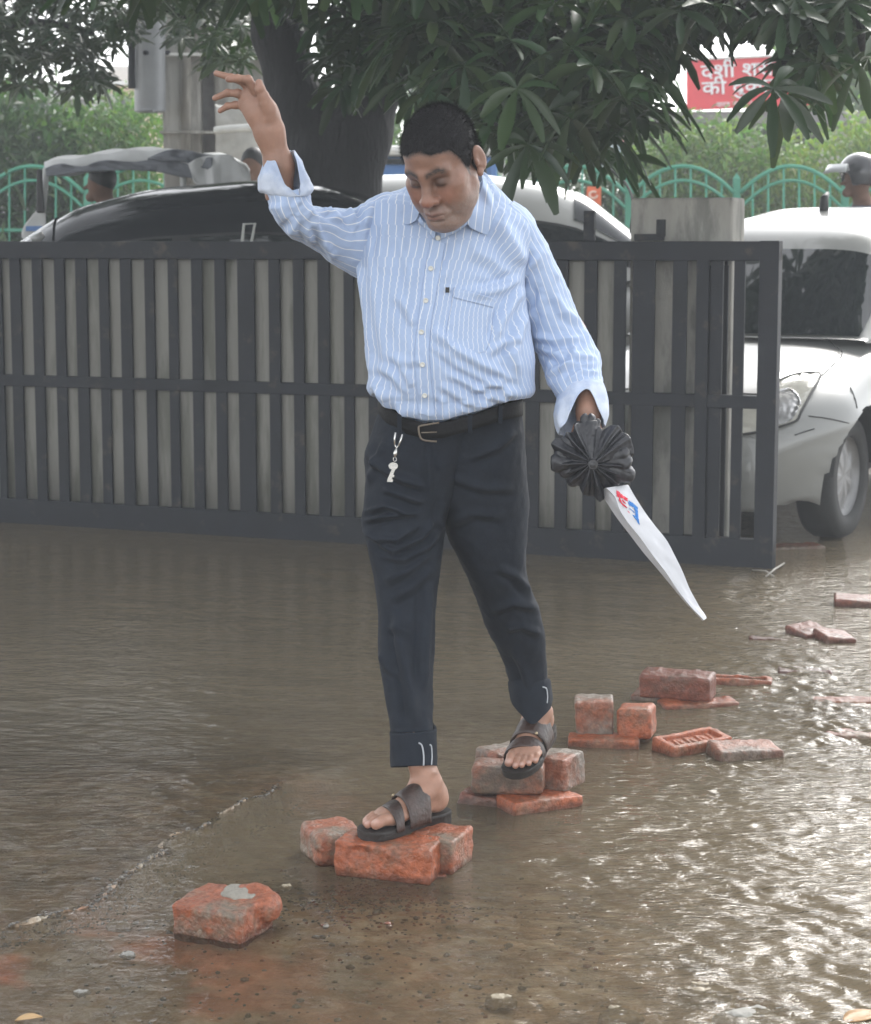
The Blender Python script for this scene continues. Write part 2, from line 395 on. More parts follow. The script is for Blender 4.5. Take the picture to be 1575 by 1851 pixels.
water = struct(mesh_obj('water', np.stack([WX, WY, WZ], -1).reshape(-1, 3), gfaces(nxw, nyw)[:, ::-1], m_water, None, True, col=wt.reshape(-1, 3)))

# pebbles: nobody could count them
def pebble_field(name, spots, m, zoff=0):
    vv = []; ff = []; cc = []; n0 = 0
    ico = np.array([(0, 0, 1), (.9, 0, .3), (.28, .86, .3), (-.73, .53, .3), (-.73, -.53, .3), (.28, -.86, .3), (.73, .53, -.4), (-.28, .86, -.4), (-.9, 0, -.4), (-.28, -.86, -.4), (.73, -.53, -.4)])
    fi = [(0, 1, 2), (0, 2, 3), (0, 3, 4), (0, 4, 5), (0, 5, 1), (1, 6, 2), (2, 6, 7), (2, 7, 3), (3, 7, 8), (3, 8, 4), (4, 8, 9), (4, 9, 5), (5, 9, 10), (5, 10, 1), (1, 10, 6)]
    for (x, y, r, c) in spots:
        s = np.array([r * rng.uniform(.7, 1.3), r * rng.uniform(.7, 1.3), r * rng.uniform(.4, .7)]); a = rng.uniform(0, 6.28)
        p = ico * s * rng.uniform(.8, 1.2, (11, 1)); ca, sa = math.cos(a), math.sin(a)
        p = np.stack([p[:, 0] * ca - p[:, 1] * sa, p[:, 0] * sa + p[:, 1] * ca, p[:, 2]], 1)
        z = float(gz(np.array([x]), np.array([y]))[0]) + zoff
        vv.append(p + (x, y, z + r * .15)); ff += [tuple(i + n0 for i in q) for q in fi]; n0 += 11; cc += [c] * 11
    return mesh_obj(name, np.vstack(vv), np.array(ff), m, None, True, col=np.array(cc))
PC = [(.20, .17, .13), (.12, .1, .08), (.30, .27, .23), (.24, .15, .1), (.38, .35, .3), (.32, .12, .07), (.16, .15, .13)]
sp = []
for _ in range(1500):
    if rng.random() < .55: px, py = rng.normal(640, 110), rng.normal(1600, 45)
    else: px, py = rng.uniform(60, 1100), rng.uniform(1560, 1850)
    q = ground(px, py); sp.append((q[0], q[1], rng.choice([.003, .004, .006, .009], p=[.4, .35, .2, .05]), np.array(PC[rng.integers(len(PC))]) * .7))
for _ in range(1700):   # rubble along the slab edge
    t = rng.uniform(0, len(EDGE) - 3.2); i = int(t); p = EDGE[i] + (EDGE[i + 1] - EDGE[i]) * (t - i) + rng.normal(0, .020, 2)
    sp.append((p[0], p[1], rng.choice([.002, .003, .0045, .006], p=[.4, .35, .2, .05]), np.array((.15, .135, .115)) * rng.uniform(.5, 1.3)))
m_peb = mat('pebbles', (.2, .2, .2), rough=.35, var=.25, scale=50, bump=.2, attr=True, spec=.6)
struct(tag(pebble_field('gravel', sp, m_peb), 'wet mixed gravel and chips lying in the shallow flood water', 'gravel'), 'stuff')

# ---------------- the sliding gate ----------------
m_gate = mat('dark_gate_paint', (.005, .007, .012), rough=.6, var=.35, scale=6, c2=(.045, .038, .030), c2amt=.12, c2scale=9, bump=.08, bscale=90, spec=.4)
m_sheet = mat('grey_sheet', (.20, .195, .175), rough=.75, var=.13, scale=3, bump=.12, bscale=40, c2=(.12, .12, .10), c2amt=.4, c2scale=2.2, stretch=(4, 4, .5))
GYL, GYR = 10.2, 8.72
def gateY(px):   # straight in plan
    xl, xr = (0 - 787.5) / F * GYL * 1.0, (1400 - 787.5) / F * GYR
    k = (px - 787.5) / F; s = (GYR - GYL) / (xr - xl)
    return (GYL - s * xl) / (1 - k * s)
GA = at(0, 440, gateY(0)); GB = at(1400, 435, gateY(1400)); gd = (GB - GA) * [1, 1, 0]; gd /= np.linalg.norm(gd); gnv = np.array([-gd[1], gd[0], 0])
if gnv[1] < 0: gnv = -gnv
def gp(px, z, off=0.0): 
    p = at(px, 690, gateY(px)); return np.array([p[0], p[1], z]) + gnv * off
GT = H + .005; zb = .075
gate = thing('gate', 'long dark metal gate of upright bars with grey sheet behind, standing in water', 'gate', gp(700, 0))
def grail(z0, z1, p0, p1, dep, off=0): 
    b = MB(); b.quadbox([gp(p0, z0, off), gp(p1, z0, off), gp(p1, z1, off), gp(p0, z1, off)], gnv * dep); return b
zt0 = GT - .085
grail(zt0, GT, -420, 1404, .06).build('top_rail', m_gate, gate, bevel=.004)
grail(.70, .757, -420, 1370, .052, .004).build('middle_rail', m_gate, gate, bevel=.003)
grail(-.03, .125, -420, 1404, .06).build('bottom_rail', m_gate, gate, bevel=.004)
bars = []
gl_ = [(-25, -8), (7, 20), (41, 60), (80, 100), (120, 138), (160, 180), (199, 218), (240, 262), (281, 304), (323, 346), (367, 388), (409, 429), (461, 485), (507, 529), (550, 573), (596, 620), (640, 664), (686, 708), (732, 754), (780, 802), (826, 850), (876, 898), (926, 948), (975, 1002), (1026, 1053), (1078, 1106), (1130, 1140), (1182, 1212), (1240, 1255), (1304, 1322), (1344, 1369)]
x = -29; 
for a_, b_ in gl_:
    if a_ - x > 3: bars.append((x + 1, a_ - 1))
    x = b_
bars.append((x, 1404))
for i in range(9): bars.insert(0, (-50 - i * 41, -29 - i * 41 + 0))
for i, (a_, b_) in enumerate(bars):
    last = i == len(bars) - 1
    if b_ - a_ > 40 and not last:   # doubled uprights with a seam
        mid = (a_ + b_) / 2
        for (u0, u1, of) in ((a_, mid - 1, .0), (mid + 1, b_, .012)):
            b = MB(); b.quadbox([gp(u0, .12, of), gp(u1, .12, of), gp(u1, zt0 + .004, of), gp(u0, zt0 + .004, of)], gnv * .014); b.build('bar', m_gate, gate, bevel=.002)
        continue
    z0, z1 = (-.06, GT + .002) if last else (.12, zt0 + .004)
    b = MB(); b.quadbox([gp(a_, z0, .006 if not last else -.003), gp(b_, z0, .006 if not last else -.003), gp(b_, z1, .006 if not last else -.003), gp(a_, z1, .006 if not last else -.003)], gnv * (.014 if not last else .07)); b.build('end_post' if last else 'bar', m_gate, gate, bevel=.002)
# corrugated grey sheet fixed behind the bars
us = np.linspace(-430, 1118, 900); sh = []
for zz in np.linspace(.12, GT - .05, 6):
    sh.append([gp(u, zz, .032 + .003 * math.sin(u * .155) + .004 * float(vnoise(np.array([u * .02, zz * 3, 0])))) for u in us])
b = MB(); b.grid(np.array(sh)); so = b.build('sheet', m_sheet, gate, True); md = so.modifiers.new('s', 'SOLIDIFY'); md.thickness = .004
b = MB()
for px, w in ((1060, 19),): b.quadbox([gp(px - w / 2, GT, .012), gp(px + w / 2, GT, .012), gp(px + w / 2, GT + .135, .012), gp(px - w / 2, GT + .135, .012)], gnv * .03)
b.build('stub_post', m_gate, gate, bevel=.003)
b = MB(); b.quadbox([gp(1143, GT + .002, .0), gp(1196, GT + .002, .0), gp(1196, GT + .032, .0), gp(1143, GT + .032, .0)], gnv * .02)
b.tube([gp(1190, GT + .02, .01), gp(1190, GT + .095, .01)], .021, 14)
b.build('latch', m_gate, gate, bevel=.003)
b = MB(); b.quadbox([gp(977, .44, .05), gp(990, .44, .05), gp(990, .60, .05), gp(977, .60, .05)], gnv * .02); b.build('hinge_plate', m_sheet, gate)
# concrete gate pier with steel channels
m_conc = mat('stained_concrete', (.34, .33, .30), rough=.85, var=.2, scale=5, bump=.35, bscale=70, c2=(.2, .2, .18), c2amt=.45, c2scale=3, stretch=(3, 3, .8))
pier = thing('gate_pier', 'stained square concrete pier standing just behind the right end of the gate', 'pillar', gp(1215, 0, .12))
b = MB(); pt = at(1127, 358, gateY(1127) + .12)[2]
b.quadbox([gp(1123, -.1, .11), gp(1309, -.1, .11), gp(1309, pt, .11), gp(1123, pt, .11)], gnv * .22); b.build('shaft', m_conc, pier, bevel=.012)
b = MB()
for px, w in ((1262, 7), (1281, 9), (1300, 6)): b.tube([gp(px, -.05, .095), gp(px, zt0, .095)], w / 800, 8)
b.quadbox([gp(1256, -.05, .085), gp(1305, -.05, .085), gp(1305, zt0 - .02, .085), gp(1256, zt0 - .02, .085)], gnv * .012); b.build('steel_channel', m_gate, pier)
# ---------------- cars ----------------
def paint(name, c, rough=.25, coat=.6, metal=0, var=.06): return mat(name, c, rough=rough, var=var, scale=2, bump=0, coat=coat, metal=metal, spec=.5)
m_glass = mat('dark_window_glass', (.010, .014, .016), rough=.04, var=.1, bump=0, spec=.8)
m_rub = mat('tyre_rubber', (.02, .02, .02), rough=.8, var=.2, bump=.2)
m_rim = mat('dusty_rim', (.22, .22, .22), rough=.5, var=.15, metal=.4, bump=.05)
m_trim = mat('black_trim', (.015, .015, .016), rough=.55, var=.1, bump=.05)
m_chrome = mat('chrome', (.6, .6, .6), rough=.2, var=.03, bump=0, metal=1)
m_lamp = mat('headlamp_glass', (.42, .41, .36), rough=.12, var=.12, scale=30, bump=.1, spec=.8)
m_lamp2 = mat('headlamp_reflector', (.5, .5, .5), rough=.2, var=.1, metal=.7, bump=.1, bscale=200)
def car(label, cat, body, origin, yaw, Wd=.80, zs=1.0, top=None, roof=None, belt=.95, windows=(), lamps=True, arches=(-.72, -3.0), L=3.8, name='car', wr=.30, glassm=None):
    """origin: ground point under the middle of the nose; local x runs back->front as negative, y to the car's left side"""
    t = thing(name, label, cat, (origin[0], origin[1], 0))
    c, s = math.cos(yaw), math.sin(yaw)
    def w(p):
        p = np.asarray(p, float); return np.stack([origin[0] + c * p[..., 0] - s * p[..., 1], origin[1] + s * p[..., 0] + c * p[..., 1], p[..., 2] * zs], -1)
    # lower body: stations along x
    xs = np.linspace(0, -L, 90); topz = np.interp(-xs, [q[0] for q in top], [q[1] for q in top])
    for _ in range(4): topz[1:-1] = (topz[:-2] + 2 * topz[1:-1] + topz[2:]) / 4
    nosew = Wd * (1 - .34 * np.clip(1 + xs / .55, 0, 1)**2.2 - .10 * np.clip((-xs - L + .6) / .6, 0, 1)**2)
    yy = np.linspace(-1, 1, 121); G = np.zeros((90, 121, 3)); 
    for i, x in enumerate(xs):
        for j, v in enumerate(yy):
            a = abs(v)
            if a < .62: y = a / .62 * .80; z = topz[i] - .05 * (a / .62)**3.5 - .015 * (a / .62)
            else:
                q = (a - .62) / .38; y = .80 + .2 * math.sin(min(q / .35, 1) * math.pi / 2) - .07 * max(q - .55, 0)**1.5 * 2
                z0 = topz[i] - .065; z = z0 - (z0 - .20) * (q**1.25)
                if .30 < q < .42: y += .006
            bow = .32 * (a * .9)**2.4 * max(0, 1 + x / .9)      # rounded nose in plan
            G[i, j] = (x - bow * 1.0 - (.10 * max(0, 1 + x / .5) * max(0, (z - .45)) * 2.0), math.copysign(y * nosew[i], v), z)
    # wheel arches: cut the faces whose side centre falls in an arch
    fc = []; nu = 121
    def inarch(p): 
        return any((p[0] - ax)**2 + (p[2] - .30)**2 < .345**2 for ax in arches) and abs(p[1]) > Wd * .62
    for i in range(89):
        for j in range(120):
            if not inarch(G[i:i + 2, j:j + 2].reshape(-1, 3).mean(0)): fc.append((i * nu + j, i * nu + j + 1, (i + 1) * nu + j + 1, (i + 1) * nu + j))
    V = G.reshape(-1, 3).copy(); used = np.zeros(len(V), bool); used[np.array(fc).ravel()] = True; cnt_ = np.bincount(np.array(fc).ravel(), minlength=len(V))
    for ax in arches:
        r_ = np.hypot(V[:, 0] - ax, V[:, 2] - .30); bd_ = used & (cnt_ < 4) & (np.abs(V[:, 1]) > Wd * .6) & (r_ < .43) & (r_ > .25); k_ = .350 / r_[bd_]
        V[bd_, 0] = ax + (V[bd_, 0] - ax) * k_; V[bd_, 2] = .30 + (V[bd_, 2] - .30) * k_
    o = mesh_obj('body', w(V), fc, body, t, True)
    b = MB(); q = [w(np.array(p)) for p in ((-.25, -Wd * .58, .22), (-L + .1, -Wd * .58, .22), (-L + .1, Wd * .58, .22), (-.25, Wd * .58, .22))]; b.quadbox(q, (0, 0, .5 * zs)); b.build('underbody', m_trim, t)
    # nose panel with grille opening
    yv = np.linspace(-1, 1, 41)
    nose = np.array([[(G[0, int(60 + v * 60)][0] + (.035 * math.cos((k - .5) * 3)), G[0, int(60 + v * 60)][1] * (1 - .06 * (1 - k)), .18 + (G[0, int(60 + v * 60)][2] - .18) * k) for v in yv] for k in np.linspace(0, 1, 16)])
    b = MB(); b.grid(w(nose)); o = b.build('front_bumper', body, t, True); md = o.modifiers.new('s', 'SOLIDIFY'); md.thickness = .012
    b = MB(); gr = np.array([[(G[0, int(60 + v * 60)][0] + .055, v * Wd * .62, .30 + .12 * k) for v in np.linspace(-.75, .75, 13)] for k in (0, 1)]); b.grid(w(gr)); o = b.build('grille', m_trim, t); md = o.modifiers.new('s', 'SOLIDIFY'); md.thickness = .01
    # greenhouse
    rx = [q[0] for q in roof]; rz = [q[1] for q in roof]; gxs = np.linspace(-rx[0], -rx[-1], 110); gzz = np.interp(-gxs, rx, rz)
    for _ in range(6): gzz[1:-1] = (gzz[:-2] + 2 * gzz[1:-1] + gzz[2:]) / 4
    th = np.linspace(0, math.pi, 97)
    def gh(ix, it, off=0):
        x = np.interp(ix, [0, 109], [gxs[0], gxs[-1]]); z1 = np.interp(ix, np.arange(110), gzz); a = it
        hh = max(z1 - belt, 0.0); sz = math.sin(a)**.42; cy = math.copysign(abs(math.cos(a))**.42, math.cos(a))
        W0 = Wd * .87 * (1 - .06 * max(0, 1 - (ix / 30.))**2)
        y = cy * (W0 - wr * .5 * (hh * sz) ** 1.1 * 1.1) * (1 + off); z = belt - .02 + (hh + .02) * sz * (1 + 0) + off * .5
        bow = .10 * (cy**2) * max(0, 1 - ix / 34.)
        return (x - bow + off * (1 if ix < 30 else 0), y, z)
    GG = np.array([[gh(i, a) for a in th] for i in range(110)]); b = MB(); b.grid(w(GG)); b.build('roof', body, t, True)
    for (nm, i0, i1, a0, a1, mm) in windows:
        for sgn in ((1, -1) if nm in ('side_window', 'window_frame') else (1,)):
            pn = np.array([[gh(i, (a if sgn == 1 else math.pi - a), .012 if nm != 'window_frame' else .007) for a in np.linspace(a0, a1, 40)] for i in np.linspace(i0, i1, 24)])
            b = MB(); b.grid(w(pn)); b.build(nm, mm, t, True)
    for ax in arches:
        for sg in (1, -1):
            b = MB(); cc = (ax, sg * (Wd - .175), .30); rr = np.array([.30, .305, .29, .20, .185]); 
            n = 40; prof = [(-.09, .20), (-.09, .285), (-.06, .30), (.05, .30), (.085, .285), (.09, .205), (.07, .19)]
            G2 = np.array([[(cc[0] + r * math.cos(q), cc[1] + sg * o_, cc[2] + r * math.sin(q)) for q in np.linspace(0, 2 * math.pi, n + 1)] for (o_, r) in prof]); b.grid(w(G2)); wh = b.build('wheel', m_rub, t, True)
            b = MB(); prof = [(.07, .195), (.045, .185), (.03, .16), (.05, .10), (.055, .04), (.05, 0.001)]
            G2 = np.array([[(cc[0] + r * math.cos(q), cc[1] + sg * (o_ + .01 * (math.cos(q * 7) > .3) * (.06 < r < .17)), cc[2] + r * math.sin(q)) for q in np.linspace(0, 2 * math.pi, 85)] for (o_, r) in prof]); b.grid(w(G2)); b.build('rim', m_rim, wh, True)
            # dark arch lining
            b = MB(); G2 = np.array([[(cc[0] + .35 * math.cos(q), sg * yv_, cc[2] + .35 * math.sin(q)) for q in np.linspace(.1, math.pi - .1, 30)] for yv_ in (Wd * .55, Wd * .93)]); b.grid(w(G2)); b.build('wheel_arch', m_trim, t, True)
    return t, w, G, w(V)
m_white = paint('white_car_paint', (.235, .24, .23), rough=.3); m_silver = paint('silver_car_paint', (.50, .50, .48), rough=.3); m_black = paint('black_car_paint', (.018, .02, .024), rough=.12, coat=.3)
q0 = ground(1530, 972); fy = R(30); fvec = np.array([-math.sin(fy), -math.cos(fy), 0]); side = np.array([math.cos(fy), -math.sin(fy), 0])
# local x forward => yaw such that +x maps onto fvec ; local y to the image-right side
yaw_w = math.atan2(fvec[1], fvec[0])
org = q0 + fvec * .75 - side * (.80 - .05) + np.array([.06, 0, 0])
TOPW = [(0, .60), (.12, .70), (.45, .80), (.95, .92), (1.15, .96), (3.2, .98), (3.8, .95)]
ROOFW = [(.98, .93), (1.75, 1.47), (2.0, 1.56), (2.5, 1.62), (3.1, 1.61), (3.55, 1.50), (3.78, .95)]
WINW = (('windscreen', 1.5, 25, .60, math.pi - .60, m_glass), ('window_frame', 17, 92, .03, .26, m_trim), ('side_window', 20, 52, .035, .235, m_glass), ('side_window', 55, 88, .035, .235, m_glass))
wc, wl_, WG, WGH = car('white hatchback seen from the front, parked behind the right end of the gate', 'car', m_white, org, yaw_w, Wd=.80, top=TOPW, roof=ROOFW, windows=WINW, belt=.945)
def on_body(i, j, off):
    G = WG; i = min(max(i, 1), 88); j = min(max(j, 1), 119); i0, j0 = int(i), int(j); fi, fj = i - i0, j - j0
    p = G[i0, j0] * (1 - fi) * (1 - fj) + G[i0 + 1, j0] * fi * (1 - fj) + G[i0, j0 + 1] * (1 - fi) * fj + G[i0 + 1, j0 + 1] * fi * fj
    du = G[i0, j0 + 1] - G[i0, j0 - 1]; dv = G[i0 + 1, j0] - G[i0 - 1, j0]; n = np.cross(dv, du); n /= np.linalg.norm(n) + 1e-9
    if n @ (p - np.array([-1.5, 0, .4])) < 0: n = -n
    return p + n * off
sgy = 1 if (wl_(np.array([0, 1, 0.]))[0] - wl_(np.array([0, 0, 0.]))[0]) > 0 else -1   # which local side is image right
# ---------------- details of the white car ----------------
S_ = 1 if sgy > 0 else -1
def depth_at(Vs, px, py, rad=16, tol=.12):
    x, y = proj(Vs); d = np.hypot(x - px, y - py); near = np.where(d < rad)[0]
    if not len(near): near = np.argsort(d)[:3]
    Ys = Vs[near, 1]; k = near[Ys < Ys.min() + tol]; w_ = 1 / (d[k] + 1.)**2; return (Vs[k, 1] * w_).sum() / w_.sum()
def px_patch(name, m, poly, off, par, Vs=None, n=26):
    """panel following the bodywork inside an outline: poly = (upper curve, lower curve) in pixels"""
    Vs = WGH if Vs is None else Vs; a, c = crom(poly[0], n), crom(poly[1], n); G3 = np.zeros((n, 14, 3))
    for i in range(n):
        for k, t_ in enumerate(np.linspace(0, 1, 14)):
            q = a[i] * (1 - t_) + c[i] * t_; G3[i, k] = at(q[0], q[1], depth_at(Vs, *q) - off)
    b = MB(); b.grid(G3); return b.build(name, m, par, True)
def px_line(name, m, pts, off, w_, par, Vs=None, tol=.12, rad=16):
    P_ = crom(pts, len(pts) * 5); b = MB(); b.tube([at(x, y, depth_at(WGH if Vs is None else Vs, x, y, rad, tol) - off) for x, y in P_], w_, 6); return b.build(name, m, par, True)
hl = px_patch('headlight', m_lamp, ([(1340, 735), (1370, 712), (1400, 692), (1430, 678), (1460, 673), (1484, 676)], [(1342, 784), (1370, 779), (1404, 773), (1435, 762), (1450, 735), (1482, 681)]), .016, wc)
px_line('surround', m_trim, [(1340, 735), (1370, 712), (1400, 692), (1430, 678), (1460, 673), (1484, 676), (1468, 708), (1449, 745), (1440, 760), (1404, 773), (1370, 780), (1342, 785)], .020, .005, hl)
px_patch('reflector', m_lamp2, ([(1395, 712), (1412, 706), (1430, 706), (1444, 716)], [(1395, 765), (1410, 767), (1432, 758), (1444, 738)]), .024, hl, n=16)
px_line('lamp_ring', m_chrome, [(1408, 706), (1428, 703), (1443, 716), (1447, 732)], .028, .005, hl)
for pts in ([(1492, 612), (1510, 625), (1523, 640), (1505, 660), (1486, 678)], [(1462, 752), (1490, 755), (1515, 760), (1535, 765)], [(1438, 786), (1456, 780), (1473, 775)], [(1538, 700), (1546, 720), (1550, 738)], [(1344, 786), (1370, 782), (1404, 776)]):
    px_line('panel_gap', m_trim, pts, .004, .003, wc)
px_patch('lower_grille', m_trim, ([(1302, 870), (1330, 868), (1368, 872)], [(1302, 935), (1330, 930), (1366, 920)]), .012, wc, n=10)
# roof aerial, mirror, wiper
p = at(1490, 374, 11.4); b = MB(); b.tube([p - [0, 0, .06], p + [0, 0, .05], p + [.03, .06, .075]], [.03, .022, .012], 10); b.build('roof_aerial', m_trim, wc, True)
b = MB(); b.tube([wl_(np.array(q)) for q in ((-1.02, -.45, .965), (-1.10, 0, .985), (-1.12, .35, .99))], .008, 6); b.build('wiper', m_trim, wc)
p = wl_(np.array([-1.45, S_ * .90, 1.0])); s1 = SDF(p - .2, p + .2, .01); s1.u(s1.ell(p, (.11, .07, .075)), .02); V, Fc = s1.mesh(); mesh_obj('wing_mirror', V, Fc, m_white, wc, True)
# ---------------- other vehicles ----------------
def place_car(px, Y): 
    p = at(px, 438, Y); return np.array([p[0], p[1], 0])
o1 = place_car(-235, 11.15)
bc, bw, _, _ = car('black car with tinted windows, side-on behind the left part of the gate', 'car', m_black, o1, math.pi + .06, Wd=.84, zs=1.13,
    top=[(0, .62), (.15, .78), (.5, .86), (1.0, .93), (1.3, .96), (3.4, .97), (3.9, .93)], belt=.95, L=3.95, arches=(-.8, -3.15),
    roof=[(.30, .94), (1.15, 1.42), (1.55, 1.51), (2.1, 1.555), (2.5, 1.53), (3.1, 1.40), (3.75, .96)],
    windows=(('windscreen', 1, 24, .50, math.pi - .50, m_glass), ('window_frame', 6, 100, .04, .30, m_trim), ('side_window', 10, 44, .045, .27, m_glass), ('side_window', 47, 96, .045, .27, m_glass)))
b = MB(); b.tube([at(x, y, 10.32) for x, y in ((438, 437), (441, 405), (461, 404), (455, 437))], .0075, 8); b.build('window_label', mat('pale_label', (.45, .46, .44), rough=.6), bc)
b = MB(); pp = at(60, 436, 10.3); b.tube([pp, pp + [.05, 0, .035]], [.03, .018], 10); b.build('wing_mirror', m_white, bc, True)
o2 = place_car(1470, 13.7)
sc, sw, _, _ = car('silver car with pale sloping windscreen, behind the man and the tree', 'car', m_silver, o2, 0.0 - .03, Wd=.85, zs=1.20,
    top=[(0, .62), (.15, .78), (.5, .92), (1.0, .99), (1.3, 1.02), (3.6, 1.03), (4.4, .98)], belt=1.0, L=4.4, arches=(-.8, -3.5),
    roof=[(.85, 1.0), (1.55, 1.44), (1.8, 1.51), (2.3, 1.565), (3.2, 1.55), (3.9, 1.44), (4.35, 1.0)],
    windows=(('windscreen', 1, 24, .38, math.pi - .38, m_glass), ('window_frame', 8, 98, .04, .29, m_trim), ('side_window', 12, 44, .045, .25, m_glass), ('side_window', 47, 92, .045, .25, m_glass)))
# blue and white van far behind the man's head
m_blue = mat('blue_paint', (.06, .17, .42), rough=.35, var=.1); m_wht = mat('white_panel', (.7, .7, .68), rough=.5, var=.08)
van = thing('van', 'tall blue and white van showing between the tree trunk and the head', 'van', at(760, 438, 19) * [1, 1, 0])
def vbox(px0, px1, y0, y1, Y, dep, name, m, par, bev=.05):
    A, B_ = at(px0, y1, Y), at(px1, y0, Y); b = MB(); b.quadbox([(A[0], Y, A[2]), (B_[0], Y, A[2]), (B_[0], Y, B_[2]), (A[0], Y, B_[2])], (0, dep, 0)); return b.build(name, m, par, bevel=bev)
vbox(610, 905, 262, 282, 18.95, 1.7, 'roof', m_wht, van, .08); vbox(614, 900, 282.5, 420, 19, 1.6, 'body', m_blue, van, .06)
vbox(640, 760, 286, 297, 18.97, .05, 'window', m_glass, van, .01); vbox(790, 880, 286, 330, 18.97, .05, 'window', m_glass, van, .01); vbox(614, 900, 420, 560, 19.02, 1.56, 'skirt', m_wht, van, .02)
for px in (660, 850):
    c = at(px, 438, 19.05); b = MB(); n = 24; G2 = np.array([[(c[0] + r * math.cos(q), 18.94 + o_, .32 + r * math.sin(q)) for q in np.linspace(0, 6.2832, n + 1)] for (o_, r) in ((.25, .32), (0, .32), (0, .2), (.03, .18), (.03, .0))]); b.grid(G2); b.build('wheel', m_rub, van, True)

# auto rickshaw
m_tarp = mat('pale_canvas', (.50, .51, .51), rough=.7, var=.15, scale=5, bump=.3, bscale=12); m_tarp2 = mat('grey_canvas', (.13, .14, .16), rough=.6, var=.2, scale=6, bump=.4, bscale=10)
rk = thing('auto_rickshaw', 'auto rickshaw with pale canvas roof, behind the black car', 'auto rickshaw', at(250, 438, 12.9) * [1, 1, 0])
RY0, RY1 = 12.35, 13.45
topl = crom([(80, 300), (92, 294), (112, 290), (150, 287), (190, 280), (215, 276), (262, 274), (292, 274), (345, 282), (400, 285), (440, 300), (452, 314)], 60)
GG = np.array([[at(x, y + (26 if abs(k) > .999 else 0) * (1 if x < 330 else .6) * min(1, (x - 75) / 40 + .3) - 7 * (1 - k * k)**.5 + 2 * math.sin(x * .09 + k * 3), (RY0 + RY1) / 2 - k * .55) for k in np.concatenate([np.linspace(-1, 1, 24)])] for x, y in topl])
b = MB(); b.grid(GG); o = b.build('roof', m_tarp, rk, True); md = o.modifiers.new('s', 'SOLIDIFY'); md.thickness = .012
def ribbon(name, top, bot, Y, m, amp=.02, par=rk, n=80):
    a = crom(top, n); c = crom(bot, n); G2 = np.array([[at(*(a[i] * (1 - t) + c[i] * t), Y) + [0, amp * float(vnoise(np.array([a[i][0] * .06, t * 2.5, 3.3]))), 0] for t in np.linspace(0, 1, 12)] for i in range(n)])
    b = MB(); b.grid(G2); o = b.build(name, m, par, True); md = o.modifiers.new('s', 'SOLIDIFY'); md.thickness = .008; return o
ribbon('side_flap', [(82, 304), (105, 296), (150, 300), (185, 290), (240, 292), (292, 286), (330, 294), (350, 300)], [(84, 318), (120, 314), (165, 310), (215, 308), (255, 308), (292, 312), (330, 320), (360, 322)], RY0 - .05, m_tarp2)
ribbon('roof_fold', [(268, 284), (290, 275), (310, 270), (340, 272), (365, 277), (385, 280)], [(268, 288), (300, 292), (320, 292), (340, 294), (360, 300), (385, 310)], RY0 - .09, m_tarp2, .03)
ribbon('rear_cover', [(340, 296), (362, 284), (385, 280), (415, 280), (430, 292), (452, 314)], [(352, 330), (370, 340), (390, 350), (415, 350), (435, 350), (458, 350)], RY0 - .10, m_tarp, .03)
m_rkw = mat('rickshaw_white', (.45, .46, .45), rough=.4, var=.12)
b = MB()
for Y in (RY0, RY1):
    b = MB(); b.tube([at(83, 304, Y), at(82, 340, Y), at(76, 400, Y), at(70, 470, Y)], .018, 8); b.build('frame_post', m_rkw, rk, True)
    b = MB(); b.tube([at(330, 300, Y), at(335, 480, Y)], .018, 8); b.build('frame_post', m_rkw, rk, True)
ribbon('front_cowl', [(70, 372), (66, 380), (56, 392), (44, 408), (40, 420), (40, 430)], [(83, 372), (83, 390), (84, 410), (84, 420), (84, 430), (84, 445)], RY0 - .02, m_rkw, .0)
b = MB(); b.grid(np.array([[at(x, y, Y) for Y in np.linspace(RY0, RY1, 8)] for x, y in crom([(70, 372), (58, 392), (42, 412), (38, 430), (36, 520), (40, 600)], 20)])); b.build('nose', m_rkw, rk, True)
b = MB(); b.quadbox([at(x, y, RY0 + .02) for x, y in ((45, 620), (440, 620), (440, 400), (84, 400))], (0, RY1 - RY0 - .04, 0)); b.build('body', mat('rickshaw_green', (.02, .09, .05), rough=.5), rk, bevel=.03)
b = MB(); p = at(73, 345, RY0 - .06); b.quadbox([p + [-.03, 0, -.13], p + [.02, 0, -.13], p + [.01, 0, .13], p + [-.02, 0, .13]], (0, .03, 0)); b.build('mirror', m_trim, rk, bevel=.01)
b = MB(); p = at(62, 413, RY0 - .03); b.box(p, (.10, .02, .03)); b.build('badge', m_blue, rk)
for px in (75, 390):
    c = at(px, 438, RY0); b = MB(); G2 = np.array([[(c[0] + r * math.cos(q), RY0 + .1 + o_, .24 + r * math.sin(q)) for q in np.linspace(0, 6.2832, 25)] for (o_, r) in ((.1, .15), (.1, .24), (0, .24), (0, .12), (.03, .0))]); b.grid(G2); b.build('wheel', m_rub, rk, True)

